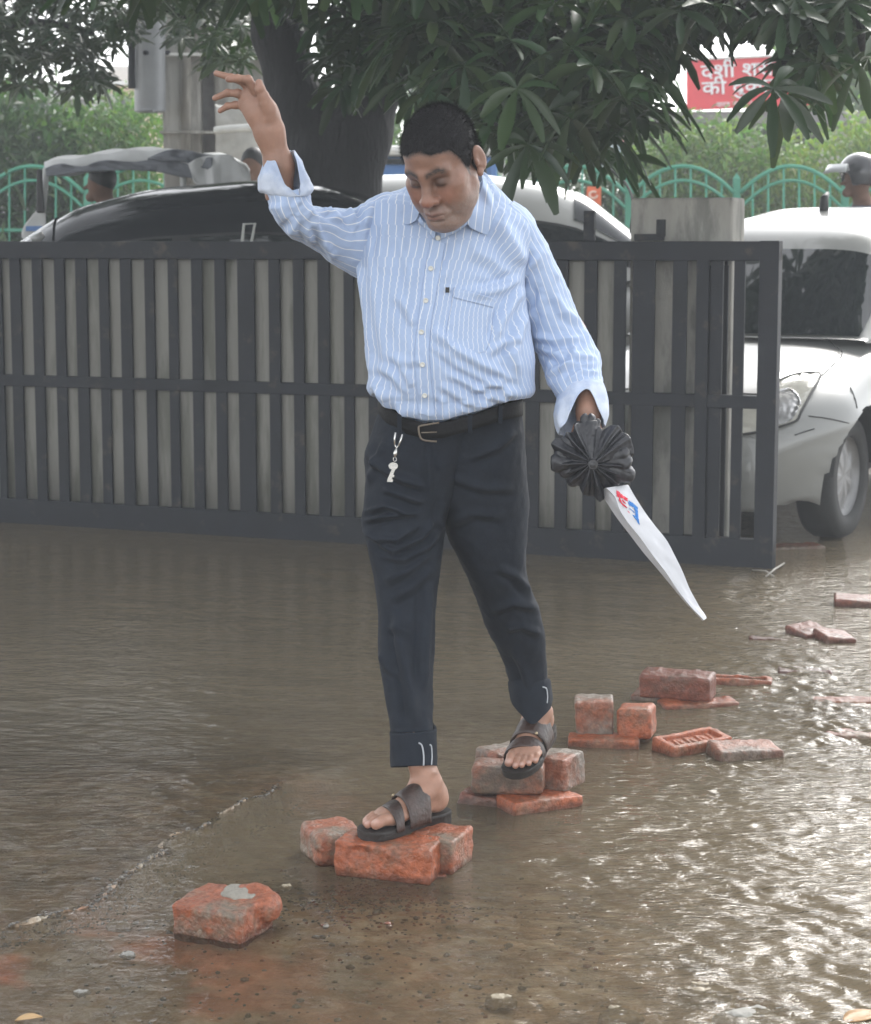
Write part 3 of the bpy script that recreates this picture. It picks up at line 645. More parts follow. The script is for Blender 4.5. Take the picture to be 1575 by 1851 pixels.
# seated people
def figure(label, hip, facing, colors, helmet=False, name='person', reach=.45):
    """seated figure: hip point, facing unit vector (horizontal)"""
    hip = np.array(hip, float); f = np.array([facing[0], facing[1], 0.]); f /= np.linalg.norm(f); r = np.array([f[1], -f[0], 0]); z = np.array([0, 0, 1.])
    P = lambda a, b_, c: hip + f * a + r * b_ + z * c
    t = thing(name, label, 'person', (hip[0], hip[1], hip[2] - .0))
    s = SDF(hip - .75, hip + [.75, .75, .95], .013)
    s.u(s.cone(P(.0, 0, .06), P(.05, 0, .40), .15, .165, (f, 1.35)), .05); s.u(s.cone(P(.05, -.15, .45), P(.05, .15, .45), .06, .06), .06); s.u(s.cone(P(.06, 0, .48), P(.09, 0, .60), .055, .055), .03)
    hc = P(.11, 0, .69); s.u(s.ell(hc, (.082, .095, .115)), .02); s.u(s.cone(hc + f * .085 - z * .02, hc + f * .105 - z * .035, .012, .014), .015)
    s.u(s.cone(hc + f * .06 - z * .085, hc + f * .07 - z * .09, .03, .03), .02)
    for k in (-1, 1):
        s.u(s.cone(P(.05, k * .19, .44), P(.16, k * .24, .18), .055, .045), .03); s.u(s.cone(P(.16, k * .24, .18), P(reach, k * .20, .20), .043, .03), .015); s.u(s.cone(P(reach, k * .20, .20), P(reach + .07, k * .19, .19), .03, .025), .01)
        for q in range(4): s.u(s.cone(P(reach + .08, k * .20 + (q - 1.5) * .018, .19), P(reach + .10, k * .20 + (q - 1.5) * .018, .15), .009, .008), .004)
        s.u(s.cone(P(0, k * .09, 0), P(.42, k * .14, .04), .085, .06), .04); s.u(s.cone(P(.42, k * .14, .04), P(.34, k * .14, -.40), .055, .04), .02); s.u(s.cone(P(.33, k * .14, -.42), P(.50, k * .15, -.44), .035, .03), .02)
    V, Fc = s.mesh(); rel = V - hip; cz = rel[:, 2]; fr = rel @ f
    col = np.where((cz > .52)[:, None], np.array((.16, .085, .055)), np.where((cz > .10)[:, None] | ((fr > .1) & (cz > .12))[:, None], np.array(colors[0]), np.array(colors[1])))
    col[fr > reach - .01] = (.16, .085, .055)
    mesh_obj('body', V, Fc, mat('rider_skin_and_cloth', (.2, .2, .2), rough=.75, attr=True, bump=.3, bscale=25, var=.15), t, True, col=col)
    s = SDF(hc - .18, hc + .18, .008)
    if helmet:
        s.u(s.ell(hc + z * .03 - f * .01, (.135, .15, .135)), .01); s.sub(s.ell(hc - z * .03 - f * .01, (.105, .12, .13)), .01)
        s.sub(s.cone(hc + f * .14 - z * .02 - r * .05, hc + f * .14 - z * .02 + r * .05, .075, .075), .02)
        V, Fc = s.mesh(); hm = mesh_obj('helmet', V, Fc, mat('dark_helmet', (.035, .035, .04), rough=.25, var=.1, bump=0, coat=.5), t, True)
        G2 = []
        for a in np.linspace(-.9, .9, 17): 
            rad = f * math.cos(a) + r * math.sin(a); G2.append([hc + rad * .155 + z * .045 , hc + rad * .185 + z * .085, hc + rad * .215 + z * .055 - z * .02])
        b = MB(); b.grid(np.array(G2)); o = b.build('visor', mat('scratched_visor', (.5, .52, .53), rough=.2, var=.1, bump=0), hm, True); md = o.modifiers.new('s', 'SOLIDIFY'); md.thickness = .004
    else:
        s.u(s.ell(hc + z * .03 - f * .012, (.09, .104, .10)), .01); s.sub(s.cone(hc + f * .12 - z * .05, hc + f * .12 - z * .05, .1, .1), .01); V, Fc = s.mesh(); mesh_obj('hair', V, Fc, m_trim, t, True)
    return t
hp = at(1550, 320, 13.0); hipz = hp[2] - .70
figure('motorcycle rider in dark helmet and blue jacket behind the white car', (hp[0] + .11, 13.0, hipz), (-1, -.12), ((.05, .075, .13), (.03, .03, .035)), True)
mb_ = thing('motorcycle', 'dark motorcycle under the helmeted rider, hidden behind the white car', 'motorcycle', (hp[0] - .1, 13.0, 0))
b = MB(); c0 = np.array([hp[0] + .1, 13.0, 0]); b.tube(crom([c0 + q for q in ((.55, 0, hipz - .06), (.2, 0, hipz - .09), (-.2, 0, hipz - .05), (-.55, 0, hipz + .05))], 16), [.08] * 4 + [.09] * 4 + [.11] * 6 + [.06, .05], 12); b.build('seat_and_tank', m_trim, mb_, True)
b = MB(); b.tube([c0 + (-.55, 0, hipz + .1), c0 + (-.8, 0, .32)], .03, 8); b.tube([c0 + (-.55, -.3, hipz + .16), c0 + (-.52, 0, hipz + .1), c0 + (-.55, .3, hipz + .16)], .015, 8); b.tube([c0 + (.55, 0, hipz - .1), c0 + (.55, 0, .34), c0 + (-.1, 0, .36), c0 + (-.5, 0, hipz)], .03, 8); b.build('frame', m_trim, mb_)
for dx in (-.8, .55):
    b = MB(); th_ = np.linspace(0, 6.2832, 33); b.tube([c0 + (dx + .27 * math.cos(q), 0, .32 + .27 * math.sin(q)) for q in th_], .05, 8, False); b.build('wheel', m_rub, mb_, True)
hp = at(185, 322, 12.9); figure('rickshaw driver, a dark figure sitting under the canvas roof', (hp[0] + .1, 12.9, hp[2] - .72), (-1, 0), ((.03, .035, .05), (.03, .03, .03)))
hp = at(468, 292, 14.6); figure('dark clothed person beside the broken concrete block left of the tree', (hp[0], 14.6, hp[2] - .72), (-.3, -1), ((.05, .07, .1), (.03, .03, .03)))

# ---------------- green arched fence ----------------
m_green = mat('green_railing_paint', (.06, .30, .20), rough=.5, var=.15, scale=4, bump=.05)
FY = 19.5; pitch = 196.
def fp(px, py): return at(px, py, FY - (px - 787) * .0012)
fn = thing('railing', 'green arched metal railing along the road behind the cars', 'fence', fp(787, 438) * [1, 1, 0])
zbase = 560
for i in range(-7, 5):
    x0 = 1137 + i * pitch; x1 = x0 + pitch
    b = MB(); b.quadbox([fp(x0 - 6, zbase), fp(x0 + 6, zbase), fp(x0 + 6, 322), fp(x0 - 6, 322)], (0, .07, 0)); a_, c_ = fp(x0 - 6, 322), fp(x0 + 6, 322)
    ap = fp(x0, 312); b.add([a_, c_, c_ + [0, .07, 0], a_ + [0, .07, 0], ap + [0, .035, 0]], [(0, 1, 4), (1, 2, 4), (2, 3, 4), (3, 0, 4)]); b.build('post', m_green, fn)
    b = MB()
    for (pk, ed, w) in ((300, 348, .021), (326, 376, .017)):
        b.tube([fp(x, pk + (ed - pk) * (abs((x - x0 - pitch / 2) / (pitch / 2 - 6))**2.0)) for x in np.linspace(x0 + 6, x1 - 6, 26)], w, 6)
    b.tube([fp(x0 + 5, 416), fp(x1 - 5, 416)], .02, 6); b.tube([fp(x0 + 5, 540), fp(x1 - 5, 540)], .02, 6)
    for k in range(1, 7):
        x = x0 + pitch * k / 7; y = 300 + 48 * (abs((x - x0 - pitch / 2) / (pitch / 2 - 6))**2); b.tube([fp(x, y), fp(x, 540)], .011, 6)
    b.build('panel', m_green, fn, True)
m_kerb = mat('raised_median', (.25, .23, .2), rough=.9, var=.3, bump=.3)
b = MB(); b.quadbox([(-14, 19.0, -.1), (14, 19.0, -.1), (14, 19.0, .42), (-14, 19.0, .42)], (0, 1.2, 0)); struct(b.build('kerb', m_kerb))
ors = thing('poster', 'small orange poster with pale face mark, beyond the silver car', 'poster', at(1073, 438, 18.5) * [1, 1, 0])
b = MB(); b.quadbox([at(1058, 374, 18.5), at(1087, 374, 18.5), at(1087, 337, 18.5), at(1062, 337, 18.5)], (0, .02, 0)); b.build('board', mat('orange_print', (.72, .16, .06), rough=.6), ors)
b = MB(); b.tube([at(1073 + 7 * math.cos(q), 352 + 6 * math.sin(q), 18.48) for q in np.linspace(0, 5.5, 14)], .012, 6); b.build('face_mark', mat('pale_print', (.8, .55, .45)), ors)
b = MB(); b.tube([at(1073, 374, 18.53), at(1073, 560, 18.53)], .02, 8); b.build('post', m_gate, ors)

# ---------------- buildings, sign, column ----------------
def wallbox(name, px0, px1, y0, y1, Y, dep, m, par, bev=0):
    A = at(px0, y1, Y); B_ = at(px1, y0, Y); b = MB(); b.quadbox([(A[0], Y, A[2]), (B_[0], Y, A[2]), (B_[0], Y, B_[2]), (A[0], Y, B_[2])], (0, dep, 0)); return b.build(name, m, par, bevel=bev)
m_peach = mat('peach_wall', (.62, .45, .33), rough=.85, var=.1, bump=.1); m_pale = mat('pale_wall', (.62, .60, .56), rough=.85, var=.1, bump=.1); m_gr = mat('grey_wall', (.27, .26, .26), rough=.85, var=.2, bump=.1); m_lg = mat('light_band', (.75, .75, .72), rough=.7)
bd = thing('building', 'peach and pale house showing under the leaves at far left', 'building', at(150, 438, 46) * [1, 1, 0])
wallbox('wall', 165, 262, 152, 470, 46, 6, m_peach, bd); wallbox('upper_floor', 196, 300, 118, 185, 47, 6, m_pale, bd, .05); wallbox('parapet', 160, 268, 145, 153, 45.9, .5, m_lg, bd)
for px in (185, 215): wallbox('window', px, px + 14, 172, 200, 45.98, .1, m_glass, bd)
bd = thing('building', 'low grey building with pale roof band behind the left bushes', 'building', at(90, 438, 42) * [1, 1, 0])
wallbox('wall', -80, 158, 168, 470, 42, 6, m_gr, bd); wallbox('roof_band', -84, 162, 172, 178, 41.8, 1, m_lg, bd); wallbox('roof', -84, 160, 150, 168, 42, 6, m_gr, bd)
for px in (-40, 20, 90): wallbox('window', px, px + 30, 190, 220, 41.97, .1, m_glass, bd)
bd = thing('building', 'orange shop front far behind the tree crown', 'building', at(850, 438, 50) * [1, 1, 0])
wallbox('fascia', 770, 1000, 18, 62, 50, 1, mat('orange_fascia', (.75, .25, .13), rough=.7, var=.2), bd); wallbox('wall', 740, 1010, 62, 470, 50.3, 6, m_gr, bd)
for px in (770, 850, 930): wallbox('window', px, px + 50, 110, 170, 50.25, .2, m_glass, bd)
bd = thing('building', 'single storey grey liquor shop building under the red signboard', 'building', at(1380, 438, 29) * [1, 1, 0])
wallbox('wall', 1175, 1760, 225, 470, 29, 5, m_gr, bd); wallbox('ledge', 1150, 1760, 201, 222, 28.3, 5.7, mat('weathered_ledge', (.22, .21, .21), rough=.9, var=.35, scale=3, bump=.3), bd)
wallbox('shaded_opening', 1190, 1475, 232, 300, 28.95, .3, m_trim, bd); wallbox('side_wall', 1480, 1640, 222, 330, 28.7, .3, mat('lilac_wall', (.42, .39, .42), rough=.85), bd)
m_red = mat('red_signboard', (.72, .045, .06), rough=.55, var=.05, bump=0); m_sw = mat('sign_white', (.8, .8, .82), rough=.6, var=.02, bump=0)
sg = thing('signboard', 'red signboard with white Hindi lettering on the shop ledge', 'sign', at(1360, 200, 28.2))
q = [at(1243, 199, 28.2), at(1482, 188, 28.2), at(1482, 98, 28.2), at(1243, 109, 28.2)]; b = MB(); b.quadbox(q, (0, .12, 0)); b.build('panel', m_red, sg)
q = [at(1241, 109, 28.15), at(1484, 98, 28.15), at(1484, 94, 28.15), at(1241, 105, 28.15)]; b = MB(); b.quadbox(q, (0, .18, 0)); b.build('top_frame', m_lg, sg)
def text_mesh(name, s, px, py, hpx, Y, m, par, rot=0, bold=.0, sx=1.0, ext=.004):
    cu = bpy.data.curves.new(name, 'FONT'); cu.body = s; cu.size = 1; cu.extrude = ext; cu.offset = bold; cu.space_character = 1.0
    o = bpy.data.objects.new(name, cu); SC.collection.objects.link(o); bpy.context.view_layer.update()
    me = bpy.data.meshes.new_from_object(o.evaluated_get(bpy.context.evaluated_depsgraph_get())); bpy.data.objects.remove(o)
    co = np.zeros(len(me.vertices) * 3); me.vertices.foreach_get('co', co); co = co.reshape(-1, 3)
    P0 = at(px, py, Y); sc_ = hpx * Y / F; c, s_ = math.cos(rot), math.sin(rot)
    x, z = co[:, 0] * sc_ * sx, co[:, 1] * sc_; W_ = np.stack([P0[0] + x * c - z * s_, P0[1] - co[:, 2], P0[2] + x * s_ + z * c], 1)
    me.vertices.foreach_set('co', W_.ravel()); me.materials.clear(); me.materials.append(m); me.update()
    o = bpy.data.objects.new(name, me); link(o, par); o.matrix_parent_inverse = parent_inv(par); return o
rt = math.atan(11 / 239.)
text_mesh('lettering', 'देशी शराब', 1268, 141, 34, 28.17, m_sw, sg, rt, .012, 1.22)
text_mesh('lettering', 'की दुकान', 1270, 171, 34, 28.17, m_sw, sg, rt, .012, 1.22)
text_mesh('lettering', 'वार्ड नाम-१२', 1296, 193, 12, 28.17, m_sw, sg, rt, .005, 1.1)
hd = thing('banner', 'pale blue and pink banner behind the lowest leaves right of the head', 'banner', at(1060, 438, 26) * [1, 1, 0])
wallbox('cloth', 985, 1140, 258, 312, 26, .03, mat('pale_blue_banner', (.45, .66, .80), rough=.6, c2=(.8, .8, .82), c2scale=.9), hd); wallbox('pink_strip', 985, 1140, 252, 258, 26, .04, mat('pink_strip', (.75, .35, .38)), hd)
b = MB(); b.tube([at(990, 250, 26.06), at(990, 560, 26.06)], .04, 8); b.tube([at(1135, 250, 26.06), at(1135, 560, 26.06)], .04, 8); b.build('pole', m_gate, hd)

col = thing('concrete_column', 'tall weathered concrete column with vertical channels left of the tree', 'column', at(380, 438, 17) * [1, 1, 0])
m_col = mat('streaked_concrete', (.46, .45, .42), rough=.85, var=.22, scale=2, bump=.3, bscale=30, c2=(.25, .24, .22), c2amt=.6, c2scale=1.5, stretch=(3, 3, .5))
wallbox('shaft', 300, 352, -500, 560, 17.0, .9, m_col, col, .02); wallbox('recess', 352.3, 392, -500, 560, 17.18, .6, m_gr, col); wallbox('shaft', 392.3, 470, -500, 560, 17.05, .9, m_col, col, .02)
b = MB(); b.tube([at(336, -500, 16.98), at(336, 330, 16.98)], .045, 10); b.build('drain_pipe', m_col, col, True)
for y in (95, 236): wallbox('band', 288, 480, y, y + 5, 16.93, .2, m_lg if y == 95 else m_col, col)
blk = thing('concrete_block', 'rough pale concrete block with a mortar ledge beside the column', 'block', at(435, 438, 16) * [1, 1, 0])
s = SDF(at(380, 470, 15.6), at(496, 190, 16.9), .03); c = at(436, 290, 16.3)
dx = np.abs(s.X - c[0]) - .20; dy = np.abs(s.Y - 16.3) - .3; dz = np.abs(s.Z - (c[2] - .35)) - .78; pn = np.stack([s.X, s.Y, s.Z], -1) * 6
dd = np.maximum(np.maximum(dx, dy), dz) + .035 * fbm(pn, 3); s.u(dd.astype(np.float32), .02); V, Fc = s.mesh(); mesh_obj('core', V, Fc, mat('pale_render', (.50, .49, .46), rough=.9, var=.15, bump=.5, bscale=20), blk, True)
A = at(388, 236, 15.9); B_ = at(482, 229, 15.9); b = MB(); b.tube(crom([A, at(410, 233, 15.88), at(440, 231, 15.88), at(465, 230, 15.88), B_], 20), .03, 8); b.build('mortar_ledge', m_lg, blk, True)
bx = thing('cabinet', 'tall rounded grey cabinet hanging on the concrete column', 'cabinet', at(270, 438, 16.8) * [1, 1, 0])
r = crom([(243, -60, 299, -60, 16.9, .28), (243, 0, 299, 0, 16.9, .28), (243, 100, 299, 100, 16.9, .28), (243, 190, 299, 190, 16.9, .28), (246, 201, 297, 201, 16.9, .27), (262, 204, 280, 204, 16.9, .1)], 40)
Pq, _ = loft([(243, -60, 299, -60, 16.9, .28), (243, 0, 299, 0, 16.9, .28), (243, 100, 299, 100, 16.9, .28), (243, 190, 299, 190, 16.9, .28), (246, 201, 297, 201, 16.9, .27), (262, 204, 280, 204, 16.9, .1)], 40, 40, 3.2)
b = MB(); b.grid(Pq); b.build('case', mat('grey_metal_case', (.26, .27, .28), rough=.5, var=.15, scale=4, bump=.1), bx, True)
b = MB(); b.tube([at(262, 95, 16.6), at(305, 95, 16.95)], .02, 6); b.tube([at(238, -60, 16.7), at(238, 160, 16.7)], .03, 8); b.build('bracket', m_gate, bx)

# ---------------- foliage ----------------
def leaf_mesh(anchors, L, width, droop, nleaf, base_col, rows=3, jitter=.25, whorl=True):
    """whorled leaves round each anchor: many small curved blades. returns verts, faces, colours"""
    V = []; Fq = []; C = []; n0 = 0
    tt = np.linspace(0, 1, rows + 1)
    for a in anchors:
        ax = np.array([rng.normal(0, .5), rng.normal(0, .5), .55 + rng.random() * .8]); ax /= np.linalg.norm(ax)
        u = np.cross(ax, [.3, .9, .1]); u /= np.linalg.norm(u); w = np.cross(ax, u); ph0 = rng.uniform(0, 6.28)
        k = nleaf + rng.integers(-1, 2); tone = rng.uniform(.55, 1.15)
        for i in range(k):
            ph = ph0 + 6.283 * i / k + rng.normal(0, .15); l = L * rng.uniform(.75, 1.15); wd = width * l * rng.uniform(.8, 1.15)
            if whorl: d = u * math.cos(ph) + w * math.sin(ph) + ax * rng.normal(.1, .2); o = a
            else: d = rng.normal(0, 1, 3); o = a + rng.normal(0, L * 1.2, 3)
            d = d / np.linalg.norm(d); sd_ = np.cross(d, ax + rng.normal(0, .3, 3)); sd_ /= np.linalg.norm(sd_) + 1e-9; up = np.cross(sd_, d)
            dr = droop * rng.uniform(.5, 1.4)
            prof = .5 * wd * np.minimum(1, (tt * 1.5)**.75) * (1 - tt**5)**.55; prof[0] = .04 * wd; prof[-1] = .16 * wd
            cen = o + d[None] * (tt * l)[:, None] + np.array([0, 0, -1.])[None] * (dr * l * tt**2)[:, None]
            fold = up[None] * (prof * .35)[:, None]
            vl = cen - sd_[None] * prof[:, None] + fold; vr = cen + sd_[None] * prof[:, None] + fold
            v = np.stack([vl, cen, vr], 1).reshape(-1, 3); V.append(v)
            for q in range(rows):
                b_ = n0 + q * 3; Fq.append((b_, b_ + 1, b_ + 4, b_ + 3)); Fq.append((b_ + 1, b_ + 2, b_ + 5, b_ + 4))
            n0 += len(v); c = np.array(base_col) * tone * rng.uniform(.8, 1.2) * np.array([rng.uniform(.8, 1.3), 1, rng.uniform(.8, 1.1)]); C.append(np.tile(c, (len(v), 1)))
    return np.vstack(V), np.array(Fq), np.vstack(C)
def leaf_mat(name, rough=.4, tl=.35):
    m, n, l = nt(name); out = n.new('ShaderNodeOutputMaterial'); a = n.new('ShaderNodeAttribute'); a.attribute_name = 'tint'
    b_ = n.new('ShaderNodeBsdfPrincipled'); b_.inputs['Roughness'].default_value = rough; l.new(a.outputs['Color'], b_.inputs['Base Color'])
    t = n.new('ShaderNodeBsdfTranslucent'); sc_ = n.new('ShaderNodeVectorMath'); sc_.operation = 'MULTIPLY'; l.new(a.outputs['Color'], sc_.inputs[0]); sc_.inputs[1].default_value = (1.3, 1.7, .6); l.new(sc_.outputs[0], t.inputs[0])
    mx = n.new('ShaderNodeMixShader'); mx.inputs[0].default_value = tl; l.new(b_.outputs[0], mx.inputs[1]); l.new(t.outputs[0], mx.inputs[2]); l.new(mx.outputs[0], out.inputs[0]); return m
m_leaf = leaf_mat('glossy_dark_leaves', .35, .18); m_bush = leaf_mat('bush_leaves', .5, .35)
m_bark = mat('dark_wet_bark', (.013, .012, .013), rough=.85, var=.3, scale=8, bump=.8, bscale=18, stretch=(2, 2, .6), bdist=.03)
tree = thing('shade_tree', 'large dark forked tree with whorled leaves spreading over the yard behind the man', 'tree', at(600, 438, 12.6) * [1, 1, 0])
TY = 12.7
s = SDF(at(430, 640, 12.2) - [0, 0, .1], at(1010, -330, 13.3) + [.2, 0, 0], .03)
def br(p, q, ra, rb, y0=TY, y1=TY, k=.08): s.u(s.cone(at(*p, y0), at(*q, y1), ra, rb), k)
br((610, 640), (612, 380), .30, .25); br((612, 380), (585, 290), .25, .24); br((585, 290), (540, 190), .21, .18); br((540, 190), (505, 60), .18, .155); br((505, 60), (480, -300), .155, .13)
br((612, 380), (640, 250), .24, .23); br((640, 250), (672, 140), .21, .185); br((672, 140), (735, 20), .185, .16); br((735, 20), (860, -300), .16, .11)
br((690, 120), (900, 60), .12, .06, TY, TY - .3); 
s.d += (.018 * fbm(np.stack([s.X * 7, s.Y * 7, s.Z * 2.2], -1), 3)).astype(np.float32)
V, Fc = s.mesh(); mesh_obj('trunk', V, Fc, m_bark, tree, True)
b = MB()
for pts, r0, y1 in (([(700, 60), (850, 30), (1000, 60), (1100, 130)], .05, 8.6), ([(720, 0), (950, -60), (1200, -40), (1400, 60), (1420, 160)], .05, 8.3), ([(860, -100), (1200, -160), (1500, -60), (1560, 90)], .045, 8.2), ([(540, 60), (430, -20), (300, -60), (150, -10)], .05, 11.2),
                    ([(700, 120), (820, 150), (900, 220), (925, 280)], .04, 8.5), ([(930, 100), (1050, 160), (1125, 260)], .03, 8.4), ([(1010, 240), (1130, 330), (1140, 420)], .012, 9.3)):
    P4 = crom([at(x, y, TY + (y1 - TY) * min(1, i / 2.)) for i, (x, y) in enumerate(pts)], 24); b.tube(P4, np.linspace(r0, r0 * .3, 24), 8)
b.build('limb', m_bark, tree, True)
def inpoly(x, y, poly):
    c = False; j = len(poly) - 1
    for i in range(len(poly)):
        xi, yi = poly[i]; xj, yj = poly[j]
        if (yi > y) != (yj > y) and x < (xj - xi) * (y - yi) / (yj - yi) + xi: c = not c
        j = i
    return c
def scatter(poly, n, Y0, Y1, clump=None):
    xs = [p[0] for p in poly]; ys = [p[1] for p in poly]; out = []
    while len(out) < n:
        x, y = rng.uniform(min(xs), max(xs)), rng.uniform(min(ys), max(ys))
        if not inpoly(x, y, poly): continue
        if clump is not None and float(vnoise(np.array([x / clump, y / clump, 5.5]))) < rng.uniform(-.5, .15): continue
        out.append(at(x, y, rng.uniform(Y0, Y1)))
    return out
LC = (.048, .092, .038)
parts = []
# the visible underside of the crown
parts.append(leaf_mesh(scatter([(560, -40), (720, -40), (860, 60), (1010, 100), (1150, 100), (1230, 20), (1600, 0), (1600, -60), (560, -60)], 330, 8.2, 11.5), .19, .30, .35, 7, LC, 4))
parts.append(leaf_mesh(scatter([(700, 20), (1190, 20), (1170, 130), (1180, 215), (1080, 270), (1000, 250), (960, 285), (890, 250), (868, 180), (800, 170), (700, 175)], 230, 8.3, 10.5), .19, .30, .45, 8, LC, 4))
parts.append(leaf_mesh(scatter([(1170, -30), (1600, -30), (1600, 80), (1490, 75), (1450, 40), (1380, 25), (1250, 25), (1215, 110)], 300, 8.0, 11), .17, .30, .4, 7, (.036, .07, .03), 4))
parts.append(leaf_mesh(scatter([(1425, 75), (1500, 75), (1490, 130), (1440, 140)], 12, 8.0, 8.8), .19, .30, .5, 7, LC, 4))
parts.append(leaf_mesh([at(x, y, Y) for x, y, Y in ((955, 262, 8.0), (880, 235, 8.2), (1030, 215, 8.1), (1130, 180, 7.9), (1175, 150, 8.0), (1398, 160, 7.7), (1420, 172, 7.9), (1552, 115, 7.9), (1060, 262, 8.6), (985, 205, 8.2), (905, 200, 8.3), (1100, 235, 8.3), (935, 160, 8.0), (1075, 120, 8.0), (1120, 290, 9.2), (1150, 215, 8.3), (840, 120, 8.2), (750, 60, 8.4))], .215, .27, .55, 9, (.032, .066, .026), 6))
parts.append(leaf_mesh(scatter([(560, 0), (720, 0), (720, 90), (690, 150), (640, 150), (600, 180), (578, 120)], 75, 10, 12), .18, .30, .4, 7, (.04, .075, .035), 4))
# crown above the frame: unseen, shaped to shade the yard and darken the water
parts.append(leaf_mesh(scatter([(120, -40), (1180, -40), (1090, -450), (820, -800), (580, -1250), (150, -1250), (60, -500)], 1300, 8.4, 12.5), .26, .36, .35, 8, LC, 2))
parts.append(leaf_mesh(scatter([(1180, -40), (1640, -40), (1620, -260), (1250, -300)], 190, 8.6, 11.5), .24, .36, .35, 8, LC, 2))
V = np.vstack([p[0] for p in parts]); k = 0; Fs = []; 
for p in parts: Fs.append(p[1] + k); k += len(p[0])
mesh_obj('crown', V, np.vstack(Fs), m_leaf, tree, False, col=np.vstack([p[2] for p in parts]))
# unseen boughs added to cut sky light on the yard, open above the man
pp = []
while len(pp) < 700:
    x, y, z_ = rng.uniform(-6, 5), rng.uniform(-5, 9), rng.uniform(3.7, 5.6)
    if (x - .3)**2 / 1.5**2 + (y - 4.1)**2 / 1.7**2 < 1 or (x > 1.5 and y > 2.5): continue
    if y < 5.2: continue
    if y > 0 and z_ < H + 1.0 + y * .16: continue
    pp.append(np.array([x, y, z_]))
ov = leaf_mesh(pp, .36, .42, .3, 8, LC, 2)
mesh_obj('added_shade_bough', ov[0], ov[1], m_leaf, tree, False, col=ov[2])
# second tree, upper left
t2 = thing('leafy_tree', 'small-leaved dark tree hanging over the upper left corner', 'tree', at(-60, 438, 15) * [1, 1, 0])
b = MB(); b.tube(crom([at(-150, 620, 15), at(-140, 300, 15), at(-80, 60, 15), at(60, -60, 15)], 20), np.linspace(.2, .08, 20), 10)
b.tube(crom([at(-80, 60, 15), at(60, 40, 14.6), at(170, 60, 14.4)], 14), np.linspace(.06, .015, 14), 6); b.tube(crom([at(60, -60, 15), at(230, -10, 14.6), at(420, 60, 14.4)], 14), np.linspace(.06, .015, 14), 6); b.build('trunk', m_bark, t2, True)
pa = [leaf_mesh(scatter([(-60, -80), (300, -80), (300, 35), (250, 70), (205, 95), (120, 95), (60, 110), (-60, 100)], 330, 13.5, 16, 60), .135, .34, .3, 7, (.03, .055, .026), 2),
      leaf_mesh(scatter([(-40, 60), (60, 90), (140, 80), (200, 110), (205, 150), (150, 178), (90, 150), (40, 160), (-40, 130)], 75, 13.5, 15, 40), .135, .34, .4, 6, (.03, .055, .026), 3),
      leaf_mesh(scatter([(285, -60), (470, -60), (470, 60), (440, 120), (400, 130), (345, 95), (300, 60)], 150, 13, 15, 45), .14, .32, .35, 7, (.045, .08, .036), 3),
      leaf_mesh(scatter([(-300, -80), (60, -80), (60, -700), (-300, -700)], 300, 13.5, 17), .24, .4, .3, 7, (.03, .055, .026), 2)]
V = np.vstack([p[0] for p in pa]); k = 0; Fs = []
for p in pa: Fs.append(p[1] + k); k += len(p[0])
mesh_obj('crown', V, np.vstack(Fs), m_leaf, t2, False, col=np.vstack([p[2] for p in pa]))
# shrubs and hedge
def shrub(name, label, cat, poly, n, Y0, Y1, L, c, group=None, fl=None, trunk=None):
    xs = [p[0] for p in poly]; t = thing(name, label, cat, at(sum(xs) / len(xs), 438, (Y0 + Y1) / 2) * [1, 1, 0], group)
    v, f, cc = leaf_mesh(scatter(poly, n, Y0, Y1), L, .42, .2, 7, c, 2, whorl=False); mesh_obj('crown', v, f, m_bush, t, False, col=cc)
    b = MB()
    for k_ in range(7):
        px = min(xs) + (max(xs) - min(xs)) * (k_ + .5) / 7; a0 = at(px, 540, Y0 + .4); a1 = at(px + rng.uniform(-15, 15), max(p[1] for p in poly) - 90, Y0 + .5); a0[2] = 0; b.tube(crom([a0, (a0 + a1) / 2 + [.05, 0, 0], a1], 8), np.linspace(.035, .012, 8), 6)
    b.build('trunk', m_bark, t, True); return t
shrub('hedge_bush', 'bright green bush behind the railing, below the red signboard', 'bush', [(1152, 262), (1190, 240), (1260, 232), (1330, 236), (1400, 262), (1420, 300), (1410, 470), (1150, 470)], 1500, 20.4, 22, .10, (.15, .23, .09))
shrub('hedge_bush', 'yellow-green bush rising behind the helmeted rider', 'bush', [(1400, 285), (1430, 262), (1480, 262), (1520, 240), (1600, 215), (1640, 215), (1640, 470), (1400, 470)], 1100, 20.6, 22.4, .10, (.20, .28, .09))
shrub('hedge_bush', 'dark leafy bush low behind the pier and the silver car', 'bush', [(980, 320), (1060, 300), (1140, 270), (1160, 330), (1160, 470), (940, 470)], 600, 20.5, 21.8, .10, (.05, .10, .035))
shrub('hedge_bush', 'rounded bright green bush left of the concrete column', 'bush', [(120, 240), (140, 195), (190, 184), (250, 190), (290, 215), (297, 250), (285, 300), (300, 470), (110, 470)], 1100, 20.6, 22.2, .10, (.13, .22, .09))
shrub('hedge_bush', 'darker broad-leaved bush at the left edge behind the railing', 'bush', [(-60, 150), (10, 160), (80, 185), (125, 225), (140, 290), (120, 470), (-60, 470)], 800, 20.7, 22, .15, (.06, .12, .045))
shrub('hedge_bush', 'green bush seen between the tree trunk and the head', 'bush', [(690, 150), (760, 195), (860, 230), (920, 300), (900, 470), (640, 470), (650, 200)], 300, 22, 24, .13, (.09, .17, .05))
